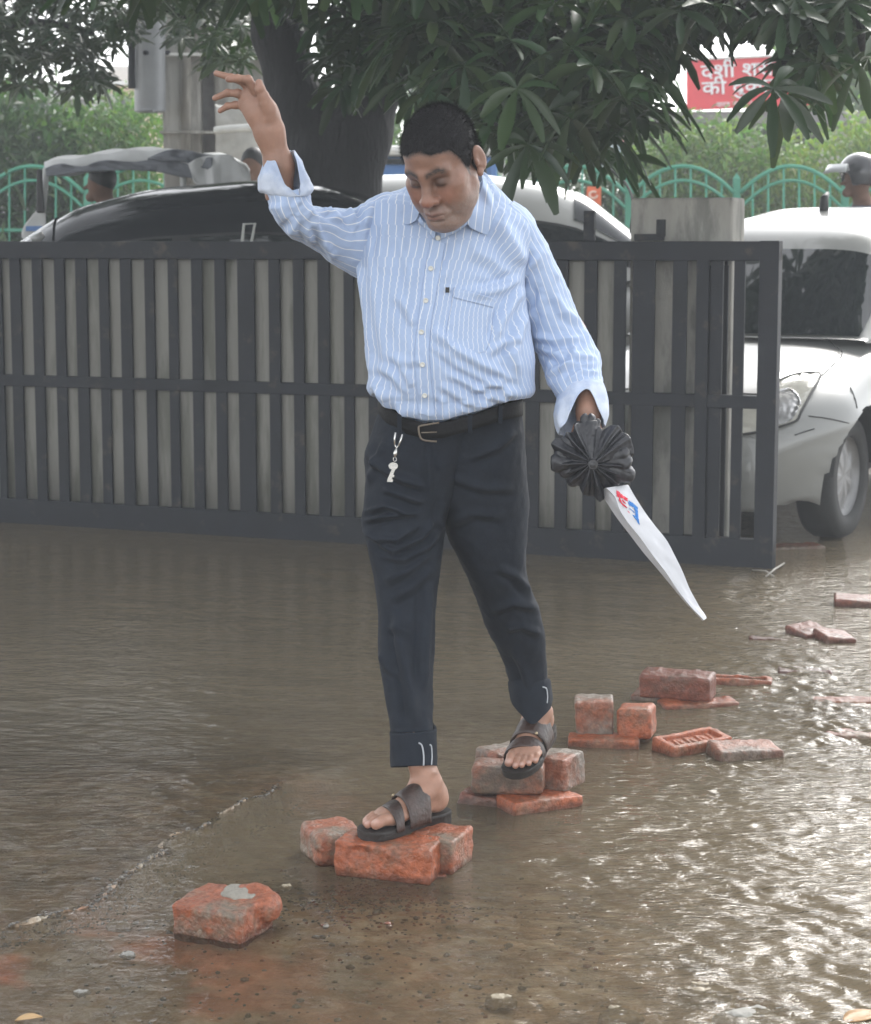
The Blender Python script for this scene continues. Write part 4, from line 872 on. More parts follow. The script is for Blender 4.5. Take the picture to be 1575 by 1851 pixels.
for i, (poly, n, Y, c, lab) in enumerate((([(640, 40), (1180, 60), (1180, 260), (640, 260)], 260, 33, (.05, .10, .04), 'mass of mid-green trees far behind the tree crown'), ([(1400, 100), (1680, 60), (1680, 215), (1400, 215)], 300, 33, (.13, .22, .09), 'pale green tree beyond the right end of the red signboard'), ([(-200, 120), (-60, 100), (-60, 470), (-200, 470)], 80, 24, (.05, .1, .04), 'green shrubbery just outside the left edge'))):
    if i == 2: continue
    shrub('far_tree', lab, 'tree', poly, n, Y, Y + 3, .3, c)
# small yellow flowers of the planting behind the railing
# ================= the man =================
man = thing('person', 'man in blue pinstriped shirt and dark rolled trousers balancing across bricks, one arm raised', 'person', (.06, 4.75, 0))
SKIN = np.array((.27, .150, .105))
bodyV, bodyF, bodyC = [], [], []
def addbody(V, Fc, C):
    n = sum(len(v) for v in bodyV); bodyV.append(V); bodyF.append(Fc + n); bodyC.append(np.broadcast_to(C, V.shape).copy())
def g3(P, c, r):  # gaussian falloff round a local point
    r = np.broadcast_to(np.asarray(r, float), (3,)); return np.exp(-(((P - np.asarray(c)) / r)**2).sum(1))
# ---- head, in its own frame (x: to his left, -y: face, z: crown) ----
HS = 1.045
HO = at(800, 287, 4.60)
HM = np.array(Matrix.Rotation(R(-27), 3, 'Z') @ Matrix.Rotation(R(31), 3, 'X') @ Matrix.Rotation(R(-3), 3, 'Y'))
HX = np.array([.955, 1, 1])
def hw(P): return HO + HS * ((np.asarray(P) * HX) @ HM.T)
def hl_(Pw): return (((np.asarray(Pw) - HO) / HS) @ HM) / HX
s = SDF((-.115, -.15, -.20), (.115, .16, .13), .0019)
s.u(s.ell((0, .0, .030), (.0755, .098, .083)), .01)
s.u(s.ell((0, -.036, -.048), (.0615, .056, .074)), .022)
for k in (-1, 1):
    s.u(s.cone((k * .053, -.004, -.062), (k * .018, -.072, -.108), .020, .018), .03)
    s.u(s.ell((k * .037, -.060, -.052), (.030, .028, .036)), .022)
    s.u(s.ell((k * .045, -.030, -.082), (.022, .032, .026)), .024)
    s.u(s.ell((k * .050, -.050, -.024), (.021, .026, .016)), .024)
    s.u(s.cone((k * .010, -.091, .010), (k * .044, -.076, .013), .0110, .010), .016)
s.u(s.ell((0, -.080, -.104), (.026, .021, .020)), .014)
s.u(s.ell((0, -.045, -.116), (.050, .045, .022)), .02)
s.u(s.ell((0, -.088, -.078), (.031, .017, .020)), .010)
for k in (-1, 1):
    s.sub(s.ell((k * .031, -.103, -.009), (.020, .017, .012)), .011)
    s.u(s.ell((k * .031, -.0775, -.012), (.0155, .0140, .0115)), .005)
    s.sub(s.cone((k * .018, -.0955, -.0175), (k * .044, -.088, -.0165), .0012, .0012), .0022)      # lower edge of the lid
    s.sub(s.cone((k * .018, -.094, -.0015), (k * .044, -.087, -.001), .0011, .0011), .0025)
    s.sub(s.cone((k * .016, -.098, -.026), (k * .036, -.093, -.034), .001, .001), .006)            # bag under the eye
s.u(s.cone((0, -.091, .006), (0, -.107, -.038), .0095, .0135), .012)
s.u(s.ell((0, -.113, -.043), (.0160, .0135, .0125)), .009)
for k in (-1, 1):
    s.u(s.ell((k * .0165, -.102, -.0465), (.0095, .0105, .0085)), .005)
    s.sub(s.cone((k * .0080, -.110, -.0555), (k * .0090, -.104, -.053), .0032, .003), .003)
    s.sub(s.cone((k * .025, -.100, -.046), (k * .036, -.090, -.075), .0016, .0018), .008)
s.u(s.cone((-.019, -.0985, -.0765), (0, -.1065, -.0735), .0042, .0062), .005); s.u(s.cone((.019, -.0985, -.0765), (0, -.1065, -.0735), .0042, .0062), .005)
s.u(s.cone((-.016, -.0985, -.087), (.016, -.0985, -.087), .0058, .0058), .005); s.u(s.ell((0, -.102, -.087), (.014, .006, .006)), .004)
s.sub(s.cone((-.023, -.1005, -.0805), (0, -.1115, -.0795), .0011, .0013), .0028); s.sub(s.cone((.023, -.1005, -.0805), (0, -.1115, -.0795), .0011, .0013), .0028)
s.sub(s.cone((-.014, -.1015, -.0955), (.014, -.1015, -.0955), .0025, .0025), .006)
for k in (-1, 1):   # ears
    rot = Matrix.Rotation(R(-k * 20), 3, 'Z') @ Matrix.Rotation(R(8), 3, 'X')
    e = s.ell((k * .0830, .016, -.012), (.0080, .0175, .0305), rot)
    s.u(e, .004); s.sub(s.ell((k * .0925, .010, -.008), (.006, .0115, .021), rot), .004)
    s.u(s.ell((k * .083, -.000, -.014), (.005, .004, .008)), .003); s.u(s.ell((k * .084, .018, -.010), (.005, .005, .014), rot), .004); s.u(s.ell((k * .080, .007, -.041), (.007, .009, .010)), .005)
nb = hl_(at(812, 395, 4.80)); s.u(s.cone((0, .022, -.065), nb, .054, .062), .02)
s.d += (.0006 * fbm(np.stack([s.X * 60, s.Y * 60, s.Z * 60], -1), 2)).astype(np.float32)
V, Fc = s.mesh()
HAIRT = ([-.13, -.10, -.088, -.070, -.056, -.047, -.036, -.024, -.012, 0, .012, .024, .036, .05, .07, .10, .15], [.070, .062, .058, .055, .048, .034, .016, -.012, -.030, -.020, .010, .006, -.040, -.062, -.072, -.076, -.08])
thr = np.interp(V[:, 1], *HAIRT) + .003 * vnoise(V * 60) + .003 * vnoise(V * 400) + .010 * np.clip(1 - np.abs(V[:, 0]) / .03, 0, 1) * (V[:, 1] < -.05)
cc = np.tile(SKIN * [.92, .92, .94], (len(V), 1)) * (1 + .10 * fbm(V * 30, 3)[:, None])
cc *= (1 + np.array((.30, .02, .0)) * (g3(V, (0, -.12, -.05), (.018, .02, .016)) + .5 * g3(V, (.04, -.09, -.04), .022) + .5 * g3(V, (-.04, -.09, -.04), .022))[:, None])
def mixc(c, m): 
    global cc; m = np.clip(m, 0, 1)[:, None]; cc = cc * (1 - m) + np.array(c) * m
front = V[:, 1] < -.055
st_ = sstep(-.052, -.075, V[:, 2]) * (V[:, 1] < .0) * (V[:, 2] > -.15) * (.35 + .35 * vnoise(V * 900)) * (1 - g3(V, (0, -.11, -.08), (.022, .03, .007)))
mixc((.27, .245, .23), st_ * 1.0)                                     # grey stubble
mixc((.16, .12, .10), .35 * g3(V, (0, -.105, -.067), (.026, .02, .006)))
for k in (-1, 1):
    bx_ = V[:, 0] * k; bz_ = .0135 + .006 * np.sin(np.clip((bx_ - .012) / .042, 0, 1) * 2.6) - .003 * (bx_ > .04)
    mixc((.022, .018, .017), 1.25 * np.exp(-((V[:, 2] - bz_) / .0068)**2) * sstep(.004, .014, bx_) * sstep(.058, .046, bx_) * front * (.75 + .35 * vnoise(V * np.array([250, 250, 900]))))
    mixc((.035, .025, .022), .95 * np.exp(-((V[:, 2] + .0160) / .0024)**2) * np.exp(-((bx_ - .031) / .0135)**4) * front)
    mixc((.080, .048, .038), .9 * g3(V, (k * .031, -.09, -.009), (.024, .02, .014)))  # eye socket shade put into the skin colour round the lids
mixc((.19, .085, .075), .75 * g3(V, (0, -.105, -.0745), (.019, .02, .0040)) + .75 * g3(V, (0, -.104, -.087), (.015, .02, .0045)))
mixc((.06, .03, .028), .8 * g3(V, (0, -.109, -.0800), (.020, .02, .0014)))
mixc((.045, .038, .036), .85 * sstep(-.013, .003, V[:, 2] - thr) * (1 - 1.0 * (np.abs(V[:, 0]) > .079)))
addbody(hw(V), Fc, cc)
# hair cap with short strands
s = SDF((-.10, -.125, -.10), (.10, .125, .14), .0024)
d = s.ell((0, .0, .030), (.0775, .1000, .0870)); d = np.minimum(d, s.ell((0, .035, -.02), (.072, .066, .06)))
P3 = np.stack([s.X, s.Y, s.Z], -1)
d = d + (.0011 * fbm(P3 * np.array([130, 55, 130]), 3)).astype(np.float32); s.d = d
th3 = np.interp(s.Y, *HAIRT).astype(np.float32) + (.004 * vnoise(P3 * 80)).astype(np.float32) + .010 * np.clip(1 - np.abs(s.X) / .03, 0, 1) * (s.Y < -.05)
s.d = np.maximum(d, (th3 - s.Z) * .8).astype(np.float32); s.sub(s.ell((.086, .012, -.012), (.016, .020, .034)), .004); s.sub(s.ell((-.086, .012, -.012), (.016, .020, .034)), .004)
V, Fc = s.mesh()
m_hair = mat('short_black_hair', (.016, .015, .017), rough=.6, var=.3, scale=80, bump=.5, bscale=300, spec=.3, bdist=.003)
hair = mesh_obj('hair', hw(V), Fc, m_hair, man, True)
N_ = np.zeros_like(V); tri = V[Fc[:, :3]]; fn_ = np.cross(tri[:, 1] - tri[:, 0], tri[:, 2] - tri[:, 0])
for i in range(4): np.add.at(N_, Fc[:, i], fn_)
N_ /= np.linalg.norm(N_, axis=1)[:, None] + 1e-12
out_ = (V - [0, 0, .02]); N_ *= np.sign((N_ * out_).sum(1))[:, None]
sel = rng.choice(len(V), 34000); r0 = V[sel]; nn = N_[sel]
comb = np.stack([r0[:, 0] * .2 - .15, -np.ones(len(sel)) * .6, -.25 * np.ones(len(sel))], 1); comb -= nn * (comb * nn).sum(1)[:, None]; comb /= np.linalg.norm(comb, axis=1)[:, None]
dr_ = comb * .8 + nn * rng.uniform(.2, .9, (len(sel), 1)) + rng.normal(0, .28, (len(sel), 3)); L_ = rng.uniform(.006, .016, (len(sel), 1)) * (.6 + .4 * sstep(0, .03, (V[sel, 2] - np.interp(V[sel, 1], *HAIRT))))[:, None]
sd_ = np.cross(dr_, nn); sd_ /= np.linalg.norm(sd_, axis=1)[:, None]
sv = np.stack([r0 - sd_ * .00045, r0 + sd_ * .00045, r0 + dr_ * L_ - nn * .001], 1).reshape(-1, 3); sf = np.arange(len(sv)).reshape(-1, 3)
mesh_obj('hair_strands', hw(sv), sf, m_hair, hair)

# ---- raised hand and forearm ----
def hp_(cx, cy, Y): return at(380 + cx / 10.5, 120 + cy / 10.5, Y)
YH = 4.62
s = SDF(at(378, 362, YH) - [0, .10, 0], at(548, 118, YH) + [0, .10, 0], .0017)
pal = (np.array([0, 1., 0]), 1.7)
wr = hp_(1130, 1180, YH); s.u(s.cone(at(505, 350, YH + .02), at(505, 300, YH + .01), .0330, .0315, (np.array([0, 1., 0]), 1.15)), .01)
s.u(s.cone(at(505, 300, YH + .01), at(487, 238, YH), .0315, .0290, (np.array([0, 1., 0]), 1.3)), .02)
s.u(s.cone(hp_(1110, 1200, YH), hp_(960, 820, YH), .0275, .031, pal), .035)
s.u(s.cone(hp_(960, 850, YH), hp_(800, 560, YH), .032, .0215, pal), .02); s.u(s.cone(hp_(900, 860, YH), hp_(660, 720, YH + .01), .024, .0165, pal), .02); s.u(s.cone(hp_(1050, 900, YH), hp_(760, 560, YH + .005), .022, .016, pal), .02)
digits = [  # (points, radii)
    ([hp_(870, 480, YH - .010), hp_(720, 250, YH - .022), hp_(520, 228, YH - .032), hp_(350, 240, YH - .034)], [.0105, .0088, .0080, .0068]),
    ([hp_(800, 520, YH + .004), hp_(640, 290, YH - .002), hp_(400, 210, YH + .004), hp_(120, 130, YH + .012)], [.0105, .0088, .0075, .0062]),
    ([hp_(700, 600, YH + .012), hp_(530, 510, YH + .004), hp_(330, 500, YH + .006), hp_(90, 600, YH + .014)], [.0105, .0085, .0072, .0060]),
    ([hp_(640, 740, YH + .022), hp_(480, 730, YH + .014), hp_(330, 750, YH + .016), hp_(190, 840, YH + .022)], [.0095, .0075, .0065, .0054]),
    ([hp_(1120, 800, YH - .012), hp_(1010, 560, YH - .024), hp_(950, 430, YH - .028), hp_(925, 310, YH - .028)], [.0150, .0110, .0098, .0078])]
for pts, rs in digits:
    rs = [r * 1.10 for r in rs]
    for i in range(len(pts) - 1): s.u(s.cone(pts[i], pts[i + 1], rs[i], rs[i + 1]), .0028)
    for i in (1, 2): s.u(s.cone(pts[i], pts[i], rs[i] * 1.04, rs[i] * 1.04), .004)
s.sub(s.cone(hp_(880, 560, YH - .034), hp_(870, 760, YH - .040), .0015, .0015), .006); s.sub(s.cone(hp_(640, 640, YH - .022), hp_(860, 700, YH - .036), .0012, .0012), .005)
s.u(s.cone(hp_(1130, 950, YH - .010), hp_(1050, 720, YH - .018), .019, .015), .012)
V, Fc = s.mesh(); cc = np.tile(SKIN * 1.12, (len(V), 1)) * (1 + .08 * fbm(V * 40, 3)[:, None])
for pts, rs in digits:
    m_ = np.exp(-(((V - pts[-1]) / .011)**2).sum(1))[:, None]; cc = cc * (1 - .4 * m_) + np.array((.36, .19, .15)) * .4 * m_
    tip = pts[-1] + (pts[-1] - pts[-2]) / np.linalg.norm(pts[-1] - pts[-2]) * .001 + np.array([0, 0, rs[-1] * .8]); m_ = np.exp(-(((V - tip) / .0045)**2).sum(1))[:, None]; cc = cc * (1 - .6 * m_) + np.array((.42, .3, .26)) * .6 * m_
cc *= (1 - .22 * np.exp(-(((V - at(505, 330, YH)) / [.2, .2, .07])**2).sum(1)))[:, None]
addbody(V, Fc, cc)
# ---- hand holding the umbrella ----
YU = 4.64
s = SDF(at(1005, 900, YU) - [0, .11, 0], at(1120, 690, YU) + [0, .13, 0], .0018)
s.u(s.cone(at(1060, 690, 4.74), at(1064, 745, 4.68), .030, .0285, (np.array([0, 1., 0]), 1.1)), .01); s.u(s.cone(at(1064, 745, 4.68), at(1066, 790, 4.665), .026, .030, (np.array([0, 1., 0]), 1.4)), .012)
s.u(s.cone(at(1064, 780, 4.675), at(1074, 808, 4.675), .027, .023, (np.array([0, 1., 0]), 1.4)), .012)
for i in range(4):
    x = 1050 + i * 12; y = 812 + i * 1
    a_, b__, c_, d_ = at(x, y, 4.660), at(x - 2, y + 18, 4.640), at(x - 4, y + 30, 4.652), at(x - 3, y + 26, 4.672)
    s.u(s.cone(a_, b__, .010, .0085), .003); s.u(s.cone(b__, c_, .0085, .0078), .002); s.u(s.cone(c_, d_, .0078, .007), .002)
s.u(s.cone(at(1046, 772, 4.66), at(1038, 792, 4.65), .013, .0105), .006); s.u(s.cone(at(1038, 792, 4.65), at(1046, 818, 4.645), .0105, .008), .002)
V, Fc = s.mesh(); addbody(V, Fc, np.tile(SKIN * 1.25, (len(V), 1)) * (1 + .08 * fbm(V * 40, 3)[:, None]))
# ---- feet ----
def foot_frame(heel, tip, sc_):
    f = tip - heel; f /= np.linalg.norm(f); x = np.cross(f, [0, 0, 1.]); x /= np.linalg.norm(x); z = np.cross(x, f)
    M = np.stack([x, f, z]) * sc_     # rows: local axes in world
    return (lambda P: heel + np.asarray(P) @ M)
FT1 = foot_frame(ground(803, 1462, .099), ground(648, 1503, .099), 1.0)
h2 = at(981, 1322, 5.075); t2_ = at(936, 1396, 4.90); t2_ = at(930, 1398, 4.895); h2 = t2_ + (h2 - t2_) / np.linalg.norm(h2 - t2_) * .262 * .93; FT2 = foot_frame(h2, t2_, .93)
m_leather = mat('brown_wet_leather', (.035, .022, .018), rough=.38, var=.3, scale=30, bump=.25, bscale=120, spec=.6, c2=(.06, .035, .028), c2scale=12)
m_sole = mat('dark_sandal_sole', (.020, .016, .014), rough=.6, var=.2, scale=20, bump=.2, bscale=120)
m_stud = mat('brass_stud', (.55, .45, .3), rough=.35, metal=.8, bump=0)
def make_foot(T_, m, leg_top):
    s = SDF((-.062, -.02, -.008), (.062, .262, .19), .0019)
    s.u(s.ell((0, .030, .028), (.030, .034, .031)), .01); s.u(s.cone((0, .040, .045), (-m * .010, .070, .118), .033, .0285, (np.array([1., 0, 0]), 1.12)), .02)
    s.u(s.cone((0, .018, .05), (-m * .006, .042, .118), .014, .012), .015)
    for k in (-1, 1): s.u(s.ell((k * .029, .052, .082 + .004 * k * m), (.010, .012, .013)), .01)
    s.u(s.cone((m * .002, .062, .062), (m * .010, .155, .026), .034, .021, (np.array([1., 0, 0]), .80)), .02)
    s.u(s.ell((m * .002, .165, .0205), (.044, .040, .0195)), .012); s.u(s.ell((m * .0, .10, .022), (.034, .07, .020)), .015)
    toes = [((m * .027, .186, .017), (m * .024, .236, .0145), .0145, .0120), ((m * .0045, .192, .017), (m * .003, .242, .0105), .0098, .0086), ((-m * .0115, .188, .016), (-m * .0125, .234, .010), .0092, .0082), ((-m * .0260, .180, .0145), (-m * .0275, .221, .0095), .0088, .0078), ((-m * .0385, .168, .013), (-m * .0400, .204, .009), .0086, .0080)]
    for a_, b__, ra, rb in toes:
        mid = (np.array(a_) * .45 + np.array(b__) * .55) + [0, 0, .0045]; s.u(s.cone(a_, mid, ra, (ra + rb) / 2), .0035); s.u(s.cone(mid, b__, (ra + rb) / 2 * .97, rb), .0022)
    s.d = np.maximum(s.d, (-.0005 - s.Z)).astype(np.float32)
    V, Fc = s.mesh(); cc = np.tile(SKIN * 1.38, (len(V), 1)) * (1 + .10 * fbm(V * 45, 3)[:, None])
    for a_, b__, ra, rb in toes:
        c = np.array(b__) + [0, rb * .15, rb * .62]; q = np.exp(-((((V - c) / [rb * .75, rb * .8, rb * .55])**2).sum(1))**2)[:, None]; cc = cc * (1 - .75 * q) + np.array((.58, .44, .38)) * .75 * q
        q = np.exp(-(((V - b__) / (rb * 1.2))**2).sum(1))[:, None]; cc = cc * (1 + np.array((.10, -.04, -.03)) * q)
    addbody(T_(V), Fc, cc)
    sd = SB = None
    st = MB()
    ys = np.array([-.012, -.008, .0, .03, .09, .14, .18, .21, .235, .250, .260, .263]); wl2 = np.array([.002, .016, .026, .034, .033, .041, .049, .048, .042, .032, .018, .003]); off = m * np.array([0, 0, 0, 0, -.002, -.002, .0, .003, .006, .007, .007, .007])
    yy = np.linspace(ys[0], ys[-1], 60); w_ = np.interp(yy, ys, wl2); o_ = np.interp(yy, ys, off)
    ring = np.concatenate([np.stack([o_ + w_, yy], 1), np.stack([o_ - w_, yy], 1)[::-1]]); n = len(ring)
    hb = lambda y: np.where(y < .075, -.030, np.where(y < .095, -.030 + (y - .075) / .02 * .010, -.020)) * 1.0
    L1 = [np.stack([ring[:, 0] * k1 + 0, ring[:, 1], z_], 1) for k1, z_ in ((.985, hb(ring[:, 1])), (1.0, hb(ring[:, 1]) + .003), (.99, np.full(n, -.008)), (1.02, np.full(n, -.007)), (1.02, np.full(n, -.0015)), (.985, np.full(n, .0005)))]
    G2 = np.array(L1 ); vs = T_(G2.reshape(-1, 3)); f = [(i * n + j, i * n + (j + 1) % n, (i + 1) * n + (j + 1) % n, (i + 1) * n + j) for i in range(5) for j in range(n)]
    h_ = n // 2
    for base in (0, 5 * n): f += [(base + j, base + j + 1, base + n - 2 - j, base + n - 1 - j) for j in range(h_ - 1)]
    st.add(vs, f); sandal = st.build('sandal', m_sole, man, True); sandal.modifiers.new('e', 'EDGE_SPLIT').split_angle = R(50)
    def strap(y0, y1, z0, z1, w0, w1, name, a0=0.0, a1=math.pi, sk=0., n=30):
        G3 = []
        for i, t_ in enumerate(np.linspace(0, 1, 9)):
            th_ = np.linspace(a0, a1, n); y = (y0 + (y1 - y0) * t_) + sk * np.cos(th_) * m + .010 * np.sin(th_)**2 * (t_ - .5); w2 = w0 + (w1 - w0) * t_; z2 = z0 + (z1 - z0) * t_
            puff = .0012 * math.sin(t_ * math.pi) + .0006 * math.sin(t_ * 19)
            G3.append(np.stack([m * .004 + np.cos(th_) * (w2 + puff), y, -.006 + (np.sin(th_)**.8) * (z2 + .006 + puff)], 1))
        b = MB(); b.grid(T_(np.array(G3))); o = b.build(name, m_leather, sandal, True); md = o.modifiers.new('s', 'SOLIDIFY'); md.thickness = .0032; md.offset = 0; return o
    strap(.076, .144, .088, .060, .0450, .0495, 'instep_strap', sk=.012)
    strap(.158, .182, .050, .0395, .0485, .0500, 'toe_strap', sk=.016)
    b = MB(); p = T_(np.array([-m * .024, .139, .0535])); b.tube([p, p + [0, -.003, .004]], [.0045, .003], 10); b.build('stud', m_stud, sandal, True)
    return sandal
make_foot(FT1, -1, None); make_foot(FT2, 1, None)
# ---- what the clothes hide: one plain trunk, arms and legs inside them ----
s = SDF((-.55, 4.4, .16), (.50, 5.3, 1.62), .014)
p = lambda x, y, Y: at(x, y, Y)
s.u(s.cone(p(805, 640, 4.82), p(808, 440, 4.84), .12, .12, ((0, 1, 0), 1.3)), .05); s.u(s.cone(p(730, 410, 4.84), p(880, 420, 4.84), .05, .05), .05); s.u(s.cone(p(810, 420, 4.83), p(812, 385, 4.81), .055, .052), .03)
s.u(s.cone(p(805, 640, 4.82), p(810, 830, 4.84), .11, .11, ((0, 1, 0), 1.2)), .05)
s.u(s.cone(p(748, 850, 4.82), p(738, 1090, 4.73), .060, .044), .03); s.u(s.cone(p(738, 1090, 4.73), p(748, 1330, 4.60), .042, .034), .02); s.u(s.cone(p(748, 1330, 4.60), FT1(np.array([.010, .070, .118])), .032, .0285), .02)
s.u(s.cone(p(880, 850, 4.85), p(922, 1095, 4.925), .060, .040), .03); s.u(s.cone(p(922, 1095, 4.925), p(958, 1240, 5.045), .037, .029), .02); s.u(s.cone(p(958, 1240, 5.045), FT2(np.array([-.010, .070, .118])), .028, .0285), .02)
s.u(s.cone(p(690, 420, 4.82), p(540, 405, 4.70), .038, .030), .02); s.u(s.cone(p(540, 405, 4.70), p(505, 345, YH + .02), .030, .028), .015)
s.u(s.cone(p(930, 440, 4.84), p(1035, 600, 4.83), .040, .032), .02); s.u(s.cone(p(1035, 600, 4.83), p(1060, 695, 4.74), .032, .026), .015)
V, Fc = s.mesh(); addbody(V, Fc, SKIN)
m_skin = mat('skin', tuple(SKIN), rough=.45, var=.10, scale=60, bump=.25, bscale=260, attr=True, spec=.45, bdist=.002)
sb_ = [n for n in m_skin.node_tree.nodes if n.type == 'BSDF_PRINCIPLED'][0]; sb_.inputs['Subsurface Weight'].default_value = .12; sb_.inputs['Subsurface Radius'].default_value = (.012, .005, .003); sb_.inputs['Subsurface Scale'].default_value = .6
mesh_obj('body', np.vstack(bodyV), np.vstack(bodyF), m_skin, man, True, col=np.vstack(bodyC))

# ================= shirt =================
def cloth_stripes():
    m, n, l = nt('striped_shirt_cloth'); out = n.new('ShaderNodeOutputMaterial'); b_ = n.new('ShaderNodeBsdfPrincipled'); l.new(b_.outputs[0], out.inputs[0])
    uvn = n.new('ShaderNodeUVMap'); uvn.uv_map = 'UVMap'; sp_ = n.new('ShaderNodeSeparateXYZ'); l.new(uvn.outputs[0], sp_.inputs[0])
    def M(op, a, b__=None, c=None):
        q = n.new('ShaderNodeMath'); q.operation = op
        for i, v in enumerate((a, b__, c)):
            if v is None: continue
            if isinstance(v, (int, float)): q.inputs[i].default_value = v
            else: l.new(v, q.inputs[i])
        return q.outputs[0]
    fx = M('FRACT', M('DIVIDE', sp_.outputs[0], .0172)); dd = M('ABSOLUTE', M('SUBTRACT', fx, .5))
    mr = n.new('ShaderNodeMapRange'); mr.interpolation_type = 'SMOOTHSTEP'; l.new(dd, mr.inputs['Value']); mr.inputs['From Min'].default_value = .040; mr.inputs['From Max'].default_value = .075; mr.inputs['To Min'].default_value = 1; mr.inputs['To Max'].default_value = 0
    nz = n.new('ShaderNodeTexNoise'); nz.inputs['Scale'].default_value = 420; nz.inputs['Detail'].default_value = 3; l.new(uvn.outputs[0], nz.inputs['Vector'])
    nz2 = n.new('ShaderNodeTexNoise'); nz2.inputs['Scale'].default_value = 9; nz2.inputs['Detail'].default_value = 5; l.new(uvn.outputs[0], nz2.inputs['Vector'])
    mx = n.new('ShaderNodeMix'); mx.data_type = 'RGBA'; mx.inputs['A'].default_value = (.32, .42, .62, 1); mx.inputs['B'].default_value = (.41, .51, .70, 1); l.new(nz.outputs['Fac'], mx.inputs['Factor'])
    mx3 = n.new('ShaderNodeMix'); mx3.data_type = 'RGBA'; mx3.inputs['B'].default_value = (.40, .49, .66, 1); l.new(mx.outputs['Result'], mx3.inputs['A']); l.new(M('MULTIPLY', nz2.outputs['Fac'], .5), mx3.inputs['Factor'])
    mx2 = n.new('ShaderNodeMix'); mx2.data_type = 'RGBA'; l.new(M('MULTIPLY', mr.outputs[0], .8), mx2.inputs['Factor']); l.new(mx3.outputs['Result'], mx2.inputs['A']); mx2.inputs['B'].default_value = (.80, .81, .82, 1)
    l.new(mx2.outputs['Result'], b_.inputs['Base Color']); b_.inputs['Roughness'].default_value = .85; b_.inputs['Specular IOR Level'].default_value = .2; b_.inputs['Sheen Weight'].default_value = .15
    bz = n.new('ShaderNodeTexNoise'); bz.inputs['Scale'].default_value = 45; bz.inputs['Detail'].default_value = 6; l.new(uvn.outputs[0], bz.inputs['Vector'])
    bp = n.new('ShaderNodeBump'); bp.inputs['Strength'].default_value = .5; bp.inputs['Distance'].default_value = .004; l.new(bz.outputs['Fac'], bp.inputs['Height']); l.new(bp.outputs[0], b_.inputs['Normal'])
    return m
m_shirt = cloth_stripes()
m_cuff = mat('pale_inner_cuff_cloth', (.56, .62, .73), rough=.85, var=.07, scale=25, bump=.4, bscale=60, spec=.2, bdist=.003, c2=(.42, .5, .66), c2scale=8)
m_btn = mat('shirt_button', (.62, .62, .58), rough=.35, var=.05, bump=0)
def c3(*q): return (600 + q[0] / 2.864, 380 + q[1] / 2.864)
TORSO = [(756, 330, 872, 320, 4.815, .050), (745, 338, 880, 326, 4.815, .060), (728, 344, 892, 334, 4.82, .070), (700, 350, 915, 356, 4.82, .085), (672, 366, 944, 384, 4.82, .100), (652, 395, 964, 412, 4.815, .115),
         (644, 435, 962, 452, 4.805, .128), (645, 480, 950, 498, 4.795, .138), (652, 540, 953, 552, 4.785, .146), (659, 595, 961, 606, 4.78, .155), (665, 645, 966, 650, 4.775, .162), (669, 688, 962, 690, 4.78, .162), (674, 708, 952, 716, 4.785, .157), (690, 742, 938, 738, 4.79, .150), (698, 775, 934, 765, 4.795, .140)]
P0, rr = loft(TORSO, 330, 460, 2.35)
# the neck ring leans: higher at the back than at the front
fr_ = (P0[..., 1] - P0[..., 1].mean(1, keepdims=True)); kk = np.clip(1 - np.arange(330) / 90., 0, 1)[:, None]
P0[..., 2] += kk * fr_ * .55 
N0 = gnormal(P0)
pxT, pyT = proj(P0)
# stripes: arc length round each row, measured from the button band
arc = np.concatenate([np.zeros((330, 1)), np.cumsum(np.linalg.norm(np.diff(P0, axis=1), axis=2), 1)], 1)
PLK = np.array([(430, 791), (485, 779), (543, 771), (600, 764), (660, 763), (715, 768), (770, 770)], float)
plx = np.interp(pyT, PLK[:, 0], PLK[:, 1]); frontm = N0[..., 1] < 0
sT = np.zeros_like(arc)
for i in range(330):
    j = np.argmin(np.where(frontm[i], np.abs(pxT[i] - plx[i]), 1e9)); sT[i] = arc[i] - arc[i, j]
gsl = np.interp(pyT, [330, 430, 500, 560, 620, 700, 780], [-52, 0, 38, 62, 52, 26, 10]) / 760.
sT = sT + gsl * sstep(0.0, .20, sT) + np.interp(pyT, [330, 430, 600, 780], [-.02, 0, .012, .02]) * sstep(0, -.2, sT) * -1
sT = sT + .0025 * fbm(np.stack([pxT / 60, pyT / 60, pyT * 0], -1), 3)
